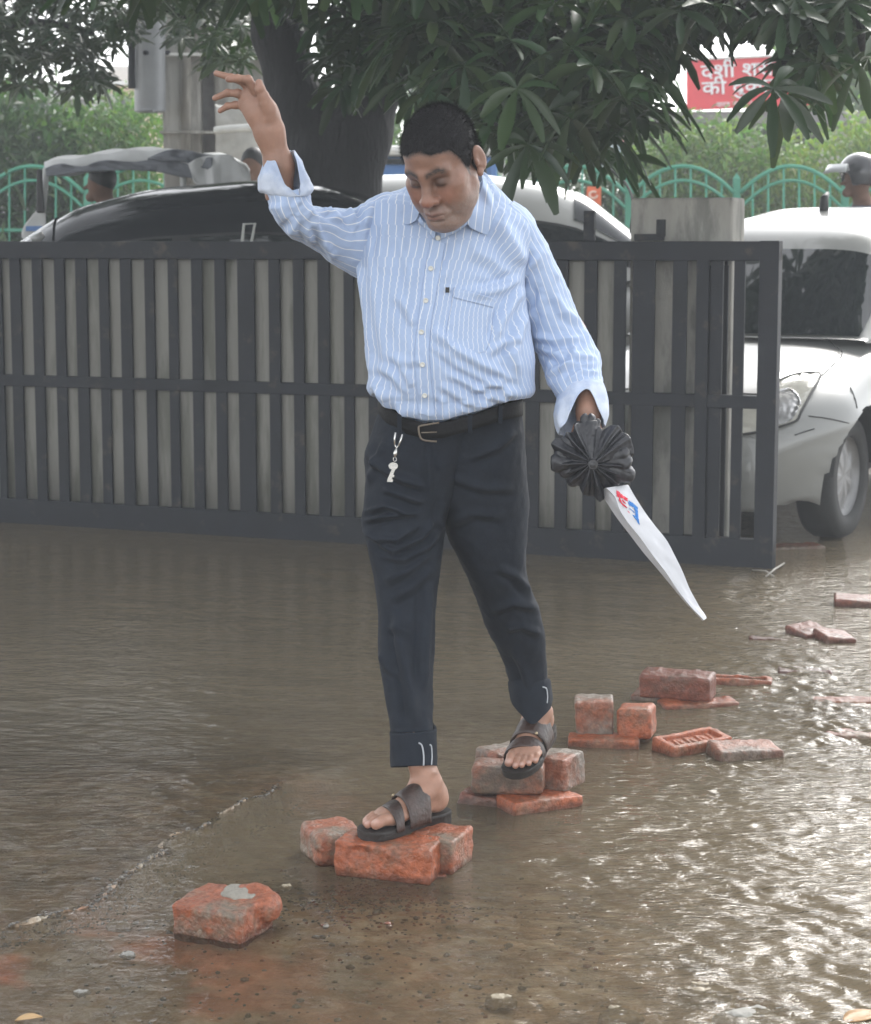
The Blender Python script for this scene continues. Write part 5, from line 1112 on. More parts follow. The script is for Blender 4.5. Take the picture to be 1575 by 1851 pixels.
strokes = [([c3(520, 610), c3(640, 720), c3(760, 790), c3(960, 880)], .009, 9), ([c3(530, 690), c3(660, 800), c3(850, 900), c3(960, 950)], .008, 8), ([c3(600, 840), c3(760, 920), c3(900, 975)], .006, 7), ([c3(560, 900), c3(640, 950), c3(760, 1000)], .005, 7),
           ([(943, 500), (915, 520), (880, 530), (850, 528)], .008, 9), ([(948, 520), (925, 550), (905, 585), (895, 620)], .009, 8), ([(955, 560), (938, 600), (928, 640), (935, 680)], .009, 9), ([(900, 400), (925, 440), (945, 480)], .010, 14), ([(850, 450), (890, 470), (930, 500)], .006, 11),
           ([c3(340, 440), c3(400, 530), c3(430, 600)], .005, 8), ([c3(230, 800), c3(330, 860), c3(400, 960)], .006, 8), ([c3(330, 760), c3(390, 850), c3(420, 920)], .005, 7), ([(648, 480), (662, 560), (672, 640)], .007, 8), ([(668, 440), (676, 520), (690, 600), (700, 680)], .005, 9), ([(655, 610), (672, 660), (690, 715)], .008, 8), ([(700, 400), (690, 450), (688, 500)], .005, 9),
           ([(690, 700), (700, 730), (712, 755)], .006, 6), ([(720, 705), (727, 735), (735, 760)], .005, 6), ([(800, 715), (806, 740), (808, 760)], .005, 7), ([(840, 720), (838, 745)], .004, 6), ([(880, 712), (872, 735)], .005, 6), ([(915, 705), (905, 725)], .005, 6), ([c3(700, 940), c3(820, 900), c3(900, 880)], .005, 6),
           ([(720, 420), (735, 470), (742, 520)], .004, 9), ([(830, 440), (815, 480), (800, 510)], .004, 9), ([c3(440, 260), c3(400, 420), c3(380, 560)], .004, 9), ([(880, 640), (910, 620), (935, 610)], .006, 7), ([(700, 640), (740, 655), (760, 650)], .003, 7)]
P1 = folds(P0, N0, [(a, b_ * 1.5, c) for a, b_, c in strokes])
P1 = P1 + N0 * ((.0032 * fbm(P0 * np.array([16, 16, 9]), 3) + .0012 * fbm(P0 * np.array([50, 50, 30]), 2)) * np.clip(np.arange(330) / 60., .1, 1)[:, None])[..., None]
BLX, BLY = [670, 686, 700, 730, 765, 800, 850, 900, 945, 960], [712, 720, 736, 755, 764, 764, 750, 734, 724, 722]
beltY = lambda x: np.interp(x, BLX, BLY)
fr0 = sstep(-.2, .35, -N0[..., 1]); over = pyT - (beltY(pxT) * fr0 + 722 * (1 - fr0))
P1 = P1 + N0 * (.010 * np.exp(-((over + 16) / 14)**2) - .045 * sstep(-7, 9, over))[..., None]
shirtV = [P1.reshape(-1, 3)]; shirtF = [gfaces(330, 460)]; shirtUV = [np.stack([sT, pyT / 760.], -1).reshape(-1, 2)]
fm = (gnormal(P1)[..., 1] < -.1).ravel(); FTp = np.stack(proj(P1), -1).reshape(-1, 2)[fm]; FTv = P1.reshape(-1, 3)[fm]; FTs = sT.ravel()[fm]
def front(px, py):
    d2 = (FTp[:, 0] - px)**2 + (FTp[:, 1] - py)**2; i = np.argpartition(d2, 4)[:4]; w_ = 1 / (d2[i] + .05); w_ /= w_.sum(); return (FTv[i, 1] * w_).sum(), (FTs[i] * w_).sum()
def addshirt(G3, uv):
    n = sum(len(v) for v in shirtV); a, b__ = G3.shape[:2]; shirtV.append(G3.reshape(-1, 3)); shirtF.append(gfaces(a, b__) + n); shirtUV.append(uv.reshape(-1, 2))
def patch_px(L, Rr, off, n=60, m_=14, edge=.003, soff=0, lift=None):
    """cloth strip between two pixel curves, lying off metres in front of the shirt"""
    L = crom(L, n); Rr = crom(Rr, n); G3 = np.zeros((n, m_, 3)); U = np.zeros((n, m_, 2))
    for i in range(n):
        for j in range(m_):
            t_ = j / (m_ - 1); x, y = L[i] * (1 - t_) + Rr[i] * t_; Y, s_ = front(x, y); e = min(t_, 1 - t_) * (m_ - 1); o = off * min(1, e / 1.0 + .0)
            if lift is not None: o += lift(i / (n - 1), t_)
            G3[i, j] = at(x, y, Y - o); U[i, j] = (s_ + soff, y / 760.)
    return G3, U
a_, u_ = patch_px([(779, 430), (771, 470), (763, 520), (756, 575), (750, 625), (750, 665), (753, 700), (756, 757)], [(806, 440), (797, 490), (788, 540), (780, 590), (777, 640), (781, 690), (786, 730), (789, 756)], .0042, 110, 16); addshirt(a_, u_)
pk_l = [(821, 519), (814, 560), (808, 590), (806, 615), (812, 624)]; pk_r = [(897, 540), (893, 570), (889, 600), (885, 620), (880, 632)]
a_, u_ = patch_px(pk_l, pk_r, .0040, 60, 40, soff=.003); a_[-1, :, 1] += .006
# pocket bottom comes to a blunt point
for j in range(40):
    t_ = j / 39; dz = -.016 * math.sin(t_ * math.pi)**.7; k = np.linspace(0, 1, 60)**3; a_[:, j, 2] += dz * k
addshirt(a_, u_)
a_, u_ = patch_px([(821, 519), (819, 530), (818, 537)], [(897, 540), (895, 550), (894, 556)], .0065, 8, 40, soff=.003); addshirt(a_, u_)
# ---- sleeves ----
def sleeve(rows, nv, nu, strokes, ex=2.1, phase=0, amp=.0035, uvs=1.0):
    P, r = loft(rows, nv, nu, ex); N = gnormal(P); px_, py_ = proj(P)
    arc = np.concatenate([np.zeros((nv, 1)), np.cumsum(np.linalg.norm(np.diff(P, axis=1), axis=2), 1)], 1); arc = arc / arc[:, -1:] * np.median(arc[:, -1]); s_ = arc + phase
    along = np.cumsum(np.concatenate([[0], np.linalg.norm(np.diff(P.mean(1), axis=0), axis=1)]))
    P = folds(P, N, [(a, b_ * 1.35, c) for a, b_, c in strokes]); P = P + N * (amp * fbm(P * 20, 3) + .0012 * fbm(P * 55, 2))[..., None]
    return P, np.stack([s_, np.broadcast_to(along[:, None], s_.shape)], -1), N
SL1 = [(722, 352, 690, 500, 4.82, .085), (700, 346, 664, 506, 4.82, .085), (672, 358, 644, 500, 4.81, .080), (640, 377, 606, 479, 4.785, .070), (606, 374, 574, 456, 4.75, .062), (580, 373, 546, 441, 4.715, .060), (567, 371, 520, 424, 4.685, .060), (562, 362, 502, 402, 4.665, .060), (560, 352, 491, 382, 4.65, .056), (558, 343, 485, 364, 4.643, .052), (556, 335, 480, 350, 4.64, .048)]
def c2(*q): return (370 + q[0] / 4.773, 110 + q[1] / 4.773)
st1 = [([c2(940, 1270), c2(900, 1370), c2(880, 1470), c2(930, 1560)], .008, 7), ([c2(960, 1300), c2(950, 1400), c2(1010, 1520), c2(1090, 1620)], .007, 6), ([c2(920, 1220), c2(860, 1330), c2(780, 1420), c2(720, 1520)], .008, 8), ([c2(980, 1540), c2(1060, 1610), c2(1130, 1700)], .007, 7), ([c2(1100, 1280), c2(1130, 1340), c2(1200, 1380)], .006, 6), ([c2(1230, 1260), c2(1290, 1360), c2(1340, 1440)], .008, 7), ([c2(1350, 1220), c2(1380, 1330), c2(1370, 1450)], .008, 7), ([c2(1440, 1200), c2(1430, 1300), c2(1400, 1420), c2(1370, 1560)], .007, 7), ([c2(1020, 1270), c2(1060, 1290), c2(1100, 1270)], .006, 5), ([c2(640, 1220), c2(700, 1330), c2(740, 1420)], .006, 8), ([c2(560, 1230), c2(620, 1350), c2(650, 1450)], .005, 8), ([c2(840, 1180), c2(800, 1280), c2(780, 1350)], .005, 7)]
a_, u_, _ = sleeve(SL1, 170, 200, st1, phase=.004); addshirt(a_, u_)
SL2 = [(880, 400, 930, 362, 4.84, .075), (905, 440, 958, 386, 4.84, .085), (928, 478, 982, 430, 4.84, .080), (940, 510, 1003, 470, 4.84, .074), (947, 550, 1026, 518, 4.84, .070), (955, 592, 1048, 570, 4.835, .066), (966, 630, 1068, 608, 4.825, .064), (978, 662, 1082, 640, 4.80, .062), (988, 688, 1088, 668, 4.77, .058), (1000, 708, 1090, 692, 4.74, .052), (1010, 722, 1089, 708, 4.72, .046)]
st2 = [([c3(1040, 640), c3(1150, 680), c3(1300, 660)], .008, 7), ([c3(1060, 700), c3(1180, 760), c3(1330, 740)], .007, 6), ([c3(1100, 800), c3(1180, 730), c3(1300, 700)], .005, 5), ([c3(1110, 860), c3(1170, 820), c3(1260, 800), c3(1380, 790)], .006, 5), ([c3(1180, 850), c3(1260, 770), c3(1370, 760)], .006, 5), ([c3(1210, 900), c3(1290, 830), c3(1380, 840)], .005, 4), ([c3(1030, 600), c3(1010, 500), c3(1000, 380)], .006, 8), ([c3(1075, 230), c3(1020, 300), c3(985, 350)], .007, 7), ([c3(1150, 430), c3(1200, 520), c3(1290, 580)], .006, 8), ([c3(1100, 440), c3(1060, 500), c3(1020, 560)], .005, 8), ([c3(1260, 690), c3(1250, 760), c3(1180, 860)], .005, 6)]
a_, u_, _ = sleeve(SL2, 170, 200, st2, phase=.008); addshirt(a_, u_)
# ---- collar ----
def flap(cols, Ys, n=30, m_=22, soff=0, sdir=(0, 1)):
    """patch through columns of pixel points with their own depths"""
    C_ = [crom(np.array([(x, y, Y) for (x, y), Y in zip(c, yy)]), n) for c, yy in zip(cols, Ys)]; G3 = np.zeros((n, m_, 3)); U = np.zeros((n, m_, 2))
    for i in range(n):
        row = crom(np.array([c[i] for c in C_]), m_); G3[i] = at(row[:, 0], row[:, 1], row[:, 2]); U[i, :, 0] = (row[:, 0] + .12 * row[:, 1] - 0) / 760. + soff; U[i, :, 1] = row[:, 1] / 760.
    return G3, U
fy_ = lambda x, y, o: front(x, y)[0] - o
# left flap (his right): from the neck out and down to the tip
a_, u_ = flap([[(752, 348), (745, 366), (741, 380), (733, 392), (728, 403)], [(758, 350), (754, 368), (752, 381), (746, 394), (738, 405)], [(764, 352), (761, 370), (758, 382), (756, 390), (752, 398)]],
              [[4.80, fy_(745, 366, .022), fy_(741, 380, .022), fy_(735, 392, .018), fy_(730, 402, .012)], [4.78, fy_(754, 368, .028), fy_(752, 381, .026), fy_(746, 394, .02), fy_(740, 404, .012)], [4.76, fy_(761, 370, .034), fy_(758, 382, .03), fy_(756, 390, .024), fy_(752, 398, .02)]]); addshirt(a_, u_)
# right flap (his left)
a_, u_ = flap([[(873, 322), (872, 336), (864, 356), (854, 378), (843, 398)], [(882, 330), (883, 348), (878, 370), (866, 392), (852, 412)], [(887, 338), (893, 360), (893, 384), (888, 406), (881, 425)]],
              [[4.80, 4.755, 4.725, fy_(854, 390, .045), fy_(843, 405, .032)], [4.82, fy_(883, 356, .03), fy_(878, 372, .026), fy_(866, 392, .024), fy_(854, 412, .016)], [4.825, fy_(890, 364, .012), fy_(890, 388, .012), fy_(886, 406, .012), fy_(880, 424, .010)]], 40, 30); addshirt(a_, u_)
# collar stand closing round the neck
a_, u_ = flap([[(873, 328), (868, 350), (858, 372), (843, 397), (820, 412), (797, 420)], [(872, 336), (868, 360), (860, 384), (846, 404), (824, 420), (797, 432)]],
              [[4.80, 4.75, 4.725, fy_(843, 402, .03), fy_(820, 418, .018), fy_(797, 430, .010)], [4.80, 4.755, 4.73, fy_(846, 404, .026), fy_(824, 420, .012), fy_(797, 432, .006)]], 40, 8); addshirt(a_, u_)
a_, u_ = flap([[(760, 362), (757, 378), (763, 396), (775, 408), (788, 420)], [(752, 366), (750, 382), (757, 400), (771, 414), (786, 432)]],
              [[4.76, 4.72, fy_(763, 402, .022), fy_(775, 414, .014), fy_(788, 430, .008)], [4.78, 4.73, fy_(757, 402, .014), fy_(771, 416, .008), fy_(786, 432, .005)]], 30, 8); addshirt(a_, u_)
me_uv = np.vstack(shirtUV)
shirt = mesh_obj('shirt', np.vstack(shirtV), np.vstack(shirtF), m_shirt, man, True, uv=me_uv)
md = shirt.modifiers.new('s', 'SOLIDIFY'); md.thickness = .0012; md.offset = 1
# turned-back cuffs with the opening towards us
def cuff(rows, nv, nu, notch, ndepth, nwid, flare):
    P, r = loft(rows, nv, nu, 2.1); C = P.mean(1, keepdims=True)
    ph = np.linspace(math.pi / 2, math.pi * 2.5, nu); t_ = np.linspace(0, 1, nv)
    d_ = np.abs((ph - notch + math.pi) % (2 * math.pi) - math.pi); k = np.exp(-(d_ / nwid)**2)[None, :] * ndepth
    tn = t_[:, None] * (1 - k); idx = tn * (nv - 1); i0 = np.clip(idx.astype(int), 0, nv - 2); f = (idx - i0)[..., None]; J = np.arange(nu)[None, :].repeat(nv, 0)
    Q = P[i0, J] * (1 - f) + P[i0 + 1, J] * f
    Nn = gnormal(P); Q = Q + Nn * (.003 * fbm(Q * 26, 3) + .0018 * np.sin(ph * 9)[None, :] * t_[:, None])[..., None]
    b = MB(); b.grid(Q); o = b.build('cuff', m_cuff, shirt, True); md = o.modifiers.new('s', 'SOLIDIFY'); md.thickness = .0022; md.offset = 1; return o
cuff([(560, 352, 489, 352, 4.642, .050), (566, 342, 474, 350, 4.64, .052), (563, 330, 466, 342, 4.64, .053), (556, 312, 467, 322, 4.635, .051), (545, 292, 474, 303, 4.63, .047), (532, 272, 482, 290, 4.625, .043)], 40, 120, math.pi * 1.5 - .35, .93, .42, 0)
cuff([(1012, 705, 1090, 690, 4.735, .044), (1008, 716, 1094, 700, 4.725, .052), (1003, 740, 1099, 722, 4.70, .056), (1003, 765, 1100, 748, 4.675, .055), (1010, 782, 1096, 768, 4.655, .052)], 40, 120, math.pi * 1.5 + .15, .62, .62, 0)
for x, y in ((792, 430), (779, 485), (770, 543), (762, 600), (764, 659), (768, 715)):
    Y, _s = front(x, y); p = at(x, y, Y - .0065); b = MB(); n = 16; t_ = np.linspace(0, 2 * math.pi, n + 1)
    G3 = np.array([[p + [r_ * math.cos(q), -o_, r_ * math.sin(q)] for q in t_] for r_, o_ in ((.0058, -.002), (.0060, .0012), (.0052, .0024), (.0040, .0016), (.0, .0014))]); b.grid(G3); b.build('button', m_btn, shirt, True)
Y, _s = front(809, 524); b = MB(); b.box(at(809, 524, Y - .006), (.009, .0015, .012)); b.build('cloth_tag', m_trim, shirt)
# ================= trousers =================
m_trs = mat('dark_navy_trousers', (.011, .015, .023), rough=.85, var=.2, scale=30, bump=.25, bscale=160, spec=.25, bdist=.003)
def c4(x, y): return (620 + x / 3.085, 700 + y / 3.085)
LEG1 = [(690, 728, 880, 735, 4.80, .140), (682, 752, 880, 760, 4.80, .142), (672, 785, 870, 790, 4.80, .145), (660, 820, 855, 830, 4.80, .142), (662, 868, 835, 880, 4.795, .130), (656, 915, 812, 925, 4.785, .115), (653, 945, 803, 965, 4.775, .105), (664, 985, 797, 1005, 4.76, .095), (678, 1040, 793, 1055, 4.74, .086), (682, 1100, 790, 1110, 4.72, .080), (684, 1180, 786, 1180, 4.68, .074), (692, 1235, 784, 1235, 4.65, .068), (702, 1290, 783, 1290, 4.62, .062), (708, 1330, 784, 1326, 4.60, .058)]
LEG2 = [(740, 728, 942, 726, 4.82, .130), (745, 760, 944, 760, 4.82, .135), (752, 800, 948, 790, 4.825, .138), (765, 850, 952, 830, 4.83, .135), (785, 900, 954, 880, 4.84, .125), (800, 945, 954, 940, 4.85, .115), (818, 985, 952, 1000, 4.865, .105), (842, 1035, 956, 1055, 4.89, .095), (866, 1095, 974, 1095, 4.925, .084), (885, 1140, 984, 1145, 4.965, .078), (908, 1190, 990, 1195, 5.01, .070), (922, 1235, 993, 1235, 5.035, .070)]
tst = [([c4(130, 370), c4(250, 470), c4(330, 510), c4(470, 560)], .008, 9), ([c4(220, 560), c4(340, 600), c4(450, 640)], .007, 8), ([c4(120, 700), c4(240, 660), c4(380, 700)], .007, 6), ([c4(120, 745), c4(260, 715), c4(420, 700)], .007, 6), ([c4(110, 790), c4(200, 840), c4(300, 850), c4(430, 760)], .008, 7), ([c4(170, 850), c4(290, 910), c4(430, 840), c4(510, 740)], .009, 7), ([c4(220, 930), c4(340, 960), c4(470, 880), c4(530, 800)], .008, 8), ([c4(230, 1090), c4(360, 1020), c4(480, 920)], .007, 9), ([c4(250, 1200), c4(380, 1120), c4(500, 1010)], .005, 9),
       ([c4(300, 1250), c4(330, 1450), c4(380, 1700), c4(400, 1900)], .010, 12), ([c4(480, 1100), c4(455, 1400), c4(450, 1700)], .007, 10), ([c4(230, 1350), c4(300, 1340), c4(380, 1380)], .005, 8), ([c4(200, 1480), c4(250, 1560), c4(350, 1640)], .004, 8), ([c4(700, 400), c4(860, 330), c4(960, 240)], .005, 9), ([c4(600, 500), c4(780, 560), c4(960, 560)], .005, 10), ([c4(600, 760), c4(720, 700), c4(900, 720)], .005, 10), ([c4(870, 1000), c4(960, 1050), c4(1050, 1150)], .006, 9), ([c4(830, 1250), c4(950, 1200), c4(1080, 1230)], .006, 9), ([c4(900, 1350), c4(1000, 1330), c4(1110, 1380)], .006, 9), ([c4(950, 1450), c4(1020, 1600), c4(1060, 1750)], .006, 9), ([c4(480, 300), c4(478, 400), c4(490, 600)], .004, 5), ([c4(230, 300), c4(180, 420), c4(130, 560)], .005, 8), ([c4(560, 620), c4(540, 720), c4(545, 800)], .005, 7)]
tv, tf = [], []; k0 = 0
for rows in (LEG1, LEG2):
    P, r = loft(rows, 210, 150, 2.2); N = gnormal(P); P = folds(P, N, [(a, b_ * 1.9, c * .85) for a, b_, c in tst]); P = P + N * (.0035 * fbm(P * np.array([14, 14, 9]), 3) + .001 * fbm(P * 50, 2))[..., None]
    px_, py_ = proj(P); f_ = sstep(-.2, .3, -N[..., 1]); tgt = beltY(px_) * f_ + 722 * (1 - f_); up_ = np.clip(tgt - py_, 0, None); P[..., 2] -= up_ / 765.
    tv.append(P.reshape(-1, 3)); tf.append(gfaces(210, 150) + k0); k0 += 210 * 150
trs = mesh_obj('trousers', np.vstack(tv), np.vstack(tf), m_trs, man, True); md = trs.modifiers.new('s', 'SOLIDIFY'); md.thickness = .002; md.offset = 1
# rolled hems
def hem(rows, extra=None):
    P, r = loft(rows, 24, 110, 2.3); N = gnormal(P); P = P + N * (.002 * fbm(P * 30, 2))[..., None]
    if extra is not None: P = extra(P)
    b = MB(); b.grid(P); o = b.build('rolled_hem', m_trs, trs, True); md = o.modifiers.new('s', 'SOLIDIFY'); md.thickness = .005; md.offset = 0; return o
h1_ = hem([(708, 1322, 785, 1318, 4.60, .058), (706, 1328, 787, 1322, 4.60, .060), (707, 1360, 788, 1355, 4.59, .060), (709, 1387, 788, 1384, 4.58, .059)])
def drop(P):
    px_, py_ = proj(P); t_ = np.linspace(0, 1, P.shape[0])[:, None]; f_ = np.clip(-(P[..., 1] - P[..., 1].mean(1, keepdims=True)) / .05, 0, 1)
    P[..., 2] -= .040 * t_ * f_ * np.exp(-((px_ - 962) / 22)**2); return P
h2_ = hem([(921, 1232, 993, 1228, 5.033, .072), (922, 1240, 996, 1238, 5.03, .076), (925, 1262, 997, 1262, 5.03, .076), (928, 1270, 995, 1276, 5.03, .074)], drop)
m_pipe = mat('pale_piping', (.40, .42, .45), rough=.7, var=.05, bump=0)
def onfront(rows, x, y, off):  # depth of the front face of a loft at a pixel
    k = min(range(len(rows)), key=lambda i: abs((rows[i][1] + rows[i][3]) / 2 - y)); return rows[k][4] - rows[k][5] * .8 - off
def hemline(o, pts):
    vs = np.zeros(len(o.data.vertices) * 3); o.data.vertices.foreach_get('co', vs); px_line('piping', m_pipe, pts, .0045, .0019, o, vs.reshape(-1, 3), .02, 8)
hemline(h1_, [(757, 1343), (763, 1348), (766, 1365), (766, 1384)]); hemline(h1_, [(777, 1346), (780, 1350), (781, 1368), (780, 1383)]); hemline(h2_, [(981, 1242), (988, 1245), (990, 1260), (989, 1271)])
for pts, Y in () and (([(757, 1343), (763, 1348), (766, 1365), (766, 1384)], 4.541), ([(777, 1346), (780, 1350), (781, 1368), (780, 1383)], 4.556)):
    b = MB(); b.tube(crom([at(x, y, Y) for x, y in pts], 12), .0016, 6); b.build('piping', m_pipe, h1_, True)
# belt
m_belt = mat('dark_leather_belt', (.006, .006, .007), rough=.7, var=.2, bump=.15, bscale=150, spec=.2)
BL = [(686, 716, 942, 722, 4.797, .152), (684, 738, 944, 742, 4.797, .154)]
Pb = []
for dy in (0, 8, 16, 27):
    row = loft([(686, 716 + dy, 943, 712 + dy, 4.797, .1555), (686, 717 + dy, 943, 713 + dy, 4.797, .1555)], 2, 200, 2.3)[0][0]; Pb.append(row)
Pb = np.array(Pb); bx_, by_ = proj(Pb); cx_ = (bx_ - 800) / 145.
fr_ = sstep(-.15, .35, (4.797 - Pb[..., 1]) / .15); tgt = beltY(bx_) * fr_ + 722 * (1 - fr_) + np.array([-1, 8, 17, 27])[:, None]; Pb[..., 2] += (by_ - tgt) / 765.
b = MB(); b.grid(Pb); belt = b.build('belt', m_belt, man, True); md = belt.modifiers.new('s', 'SOLIDIFY'); md.thickness = .004
# waistband rises over the belt line at the hips
bk = 4.797 - .164
b = MB(); b.tube(crom([at(x, y, bk + .004) for x, y in ((794, 764), (775, 767), (760, 770), (757, 775), (760, 790), (768, 796), (790, 798))], 40), .0022, 8); b.tube([at(762, 782, bk - .003), at(790, 781, bk + .002)], .0016, 6); b.build('buckle', mat('dull_brass_buckle', (.22, .18, .14), rough=.4, metal=.7, bump=.1), belt, True)
for x in (722, 850, 905): 
    Yb = bk + (.006 if x == 850 else .028 if x == 905 else .016); yb_ = float(beltY(x)); b = MB(); b.quadbox([at(x - 4, yb_ + 33, Yb), at(x + 4, yb_ + 33, Yb), at(x + 4, yb_ - 2, Yb), at(x - 4, yb_ - 2, Yb)], (0, .01, 0)); b.build('belt_loop', m_trs, trs, bevel=.001)
# key on a clip
m_steel = mat('steel_key', (.62, .62, .60), rough=.25, var=.1, bump=.05, metal=.9)
kx = thing('key', 'steel key on a forked clip hanging from the trouser belt', 'key', at(711, 830, 4.64))
Yk = 4.630
b = MB(); 
for pts in ([c4(295, 252), c4(288, 290), c4(290, 325)], [c4(332, 262), c4(322, 300), c4(308, 330)], [c4(290, 320), c4(300, 340), c4(308, 325)]): b.tube([at(x, y, Yk) for x, y in pts], .0022, 8)
b.build('clip', m_steel, kx, True)
b = MB(); b.tube([at(*c4(x, y), Yk) for x, y in ((299, 340), (293, 370), (290, 392))], [.002, .005, .002], 10); b.tube([at(*c4(290 + 9 * math.cos(q), 402 + 12 * math.sin(q)), Yk) for q in np.linspace(0, 6.3, 16)], .0011, 6); b.build('swivel', m_steel, kx, True)
b = MB(); cxk, cyk = 281, 440
outl = [c4(cxk + 27 * math.cos(q) * (1 if math.sin(q) < 0 else .95), cyk + 21 * math.sin(q)) for q in np.linspace(R(120), R(420), 18)]
outl = [c4(272, 458)] + outl[1:-1] + [c4(291, 460), c4(281, 488), c4(289, 492), c4(284, 503), c4(277, 500), c4(274, 512), c4(281, 518), c4(276, 529), c4(246, 527), c4(250, 510)]
b.prism([at(x, y, Yk) for x, y in outl], (0, .0025, 0)); b.build('blade', m_steel, kx)
# ================= umbrella =================
um = thing('umbrella', 'folded black umbrella with a white printed plastic sleeve, held pointing down', 'umbrella', at(1150, 960, 4.6))
m_nylon = mat('black_umbrella_nylon', (.020, .021, .026), rough=.42, var=.2, scale=30, bump=.35, bscale=60, spec=.6, bdist=.003)
uc = at(1071, 838, 4.565)
s = SDF(at(995, 910, 4.6) - [0, .13, 0], at(1152, 735, 4.6) + [0, .13, 0], .0019)
pet = [(4, 70, 4.56, 16), (20, 72, 4.565, 15), (38, 70, 4.57, 15), (-14, 68, 4.56, 15), (-32, 64, 4.575, 14), (-58, 52, 4.60, 14), (-84, 50, 4.61, 13), (-110, 46, 4.60, 13), (-135, 60, 4.60, 13), (160, 66, 4.575, 14), (178, 70, 4.57, 14), (196, 62, 4.58, 13), (140, 64, 4.585, 14)]
for a, L, Y, w in pet:
    a += rng.uniform(-5, 5); L *= rng.uniform(.82, 1.06); w *= rng.uniform(.8, 1.25); Y += rng.uniform(-.012, .012); aa = R(a); ex_, ey_ = 1071 + L * math.cos(aa), 838 - L * .88 * math.sin(aa); e = at(ex_, ey_, Y + .01); d = e - uc; 
    ax_ = np.cross(d, [0, 1, 0]); ax_ /= np.linalg.norm(ax_)
    s.u(s.cone(uc + d * .12, e - d * .10, .0065, w / 760., (ax_, 1.0)), .0015)
    s.sub(s.cone(uc + d * .35 + ax_ * w / 760. * .25 - [0, .017, 0], e + ax_ * w / 760. * .15 - [0, .024, 0], .001, .0028), .0035)
for x0, y0, x1, y1, Y in ((1046, 770, 1050, 830, 4.60), (1058, 757, 1060, 830, 4.592), (1070, 757, 1068, 830, 4.592), (1082, 765, 1078, 830, 4.598), (1036, 790, 1046, 838, 4.60), (1092, 785, 1086, 830, 4.60)):
    s.u(s.cone(at(x0, y0, Y + .01), at(x1, y1, Y - .01), .0085, .0062), .0015)
s.u(s.cone(at(1070, 850, 4.60), at(1092, 888, 4.62), .030, .020), .01); s.u(s.cone(at(1045, 860, 4.62), at(1075, 885, 4.62), .018, .014), .006)
s.u(s.ell(uc - [0, .004, 0], (.014, .008, .014)), .002)
s.d += (.0045 * fbm(np.stack([s.X * 28, s.Y * 28, s.Z * 28], -1), 2) + .003 * (np.abs(fbm(np.stack([s.X * 45, s.Y * 45, s.Z * 45], -1), 2)) - .3)).astype(np.float32)
V, Fc = s.mesh(); mesh_obj('canopy', V + [0, .012, 0], Fc, m_nylon, um, True)
# the outer cloth: a pleated fan gathered at the button
def c7(x, y): return (960 + x / 3.938, 680 + y / 3.938)
otl = [c7(*q) for q in ((735, 580), (715, 470), (700, 400), (640, 375), (590, 355), (535, 385), (505, 330), (500, 285), (440, 300), (345, 325), (330, 365), (250, 405), (185, 420), (162, 470), (172, 520), (162, 560), (200, 640), (290, 690), (260, 742), (330, 780), (380, 850), (500, 895), (560, 790), (640, 775), (700, 755), (690, 680), (720, 630))]
oa = np.array([math.atan2(-(y - 838), x - 1071) for x, y in otl]); orr = np.array([math.hypot(x - 1071, y - 838) for x, y in otl]); k_ = np.argsort(oa); oa, orr = oa[k_], orr[k_]
oa = np.concatenate([oa[-3:] - 2 * math.pi, oa, oa[:3] + 2 * math.pi]); orr = np.concatenate([orr[-3:], orr, orr[:3]])
nth = 520; th_ = np.linspace(-math.pi, math.pi, nth); Rr = np.interp(th_, oa, orr)
wv = th_ + .22 * np.sin(2 * th_ + 1) + .13 * np.sin(5 * th_ + 2) + .05 * np.sin(9 * th_); tri_ = np.abs(((wv * 12 / (2 * math.pi)) % 1) * 2 - 1); fine = np.abs(((wv * 41 / (2 * math.pi)) % 1) * 2 - 1)
ampl = .6 + .5 * np.sin(5 * th_ + 2)**2
Rr = Rr * (.90 + .13 * tri_)
G4 = []
for t_ in np.linspace(.10, 1.16, 60):
    rr_ = Rr * min(t_, 1.0) * (1 - .10 * max(t_ - 1, 0) / .16); tw = .10 * math.sin(t_ * 2.2); x = 1071 + rr_ * np.cos(th_ + tw); y = 838 - rr_ * np.sin(th_ + tw) * 1.0
    dep_ = 4.560 + .030 * t_**2 - (.024 * (tri_**1.3 - .5) * ampl + .004 * (fine - .5)) * min(t_ * 1.6, 1) + .05 * max(t_ - 1, 0) / .16
    G4.append(at(x, y, dep_ + .0015 * vnoise(np.stack([x / 5, y / 5, x * 0 + t_ * 3], -1))))
b = MB(); b.grid(np.array(G4)); o = b.build('pleats', m_nylon, um, True); md = o.modifiers.new('s', 'SOLIDIFY'); md.thickness = .001
b = MB(); t_ = np.linspace(0, 6.2832, 29); G3 = np.array([[uc + [r_ * math.cos(q), -.020 - o_, r_ * math.sin(q)] for q in t_] for r_, o_ in ((.0115, -.004), (.0118, .001), (.0095, .003), (.0085, .0015), (.0075, .003), (.0, .0035))]); b.grid(G3); b.build('button', mat('black_plastic', (.03, .03, .033), rough=.3, bump=0), um, True)
b = MB(); b.tube([at(1068, 800, 4.65), at(1075, 850, 4.63), at(1115, 905, 4.615), at(1190, 1010, 4.60), at(1262, 1105, 4.585)], [.008, .008, .010, .008, .004], 10); b.build('shaft', m_trim, um, True)
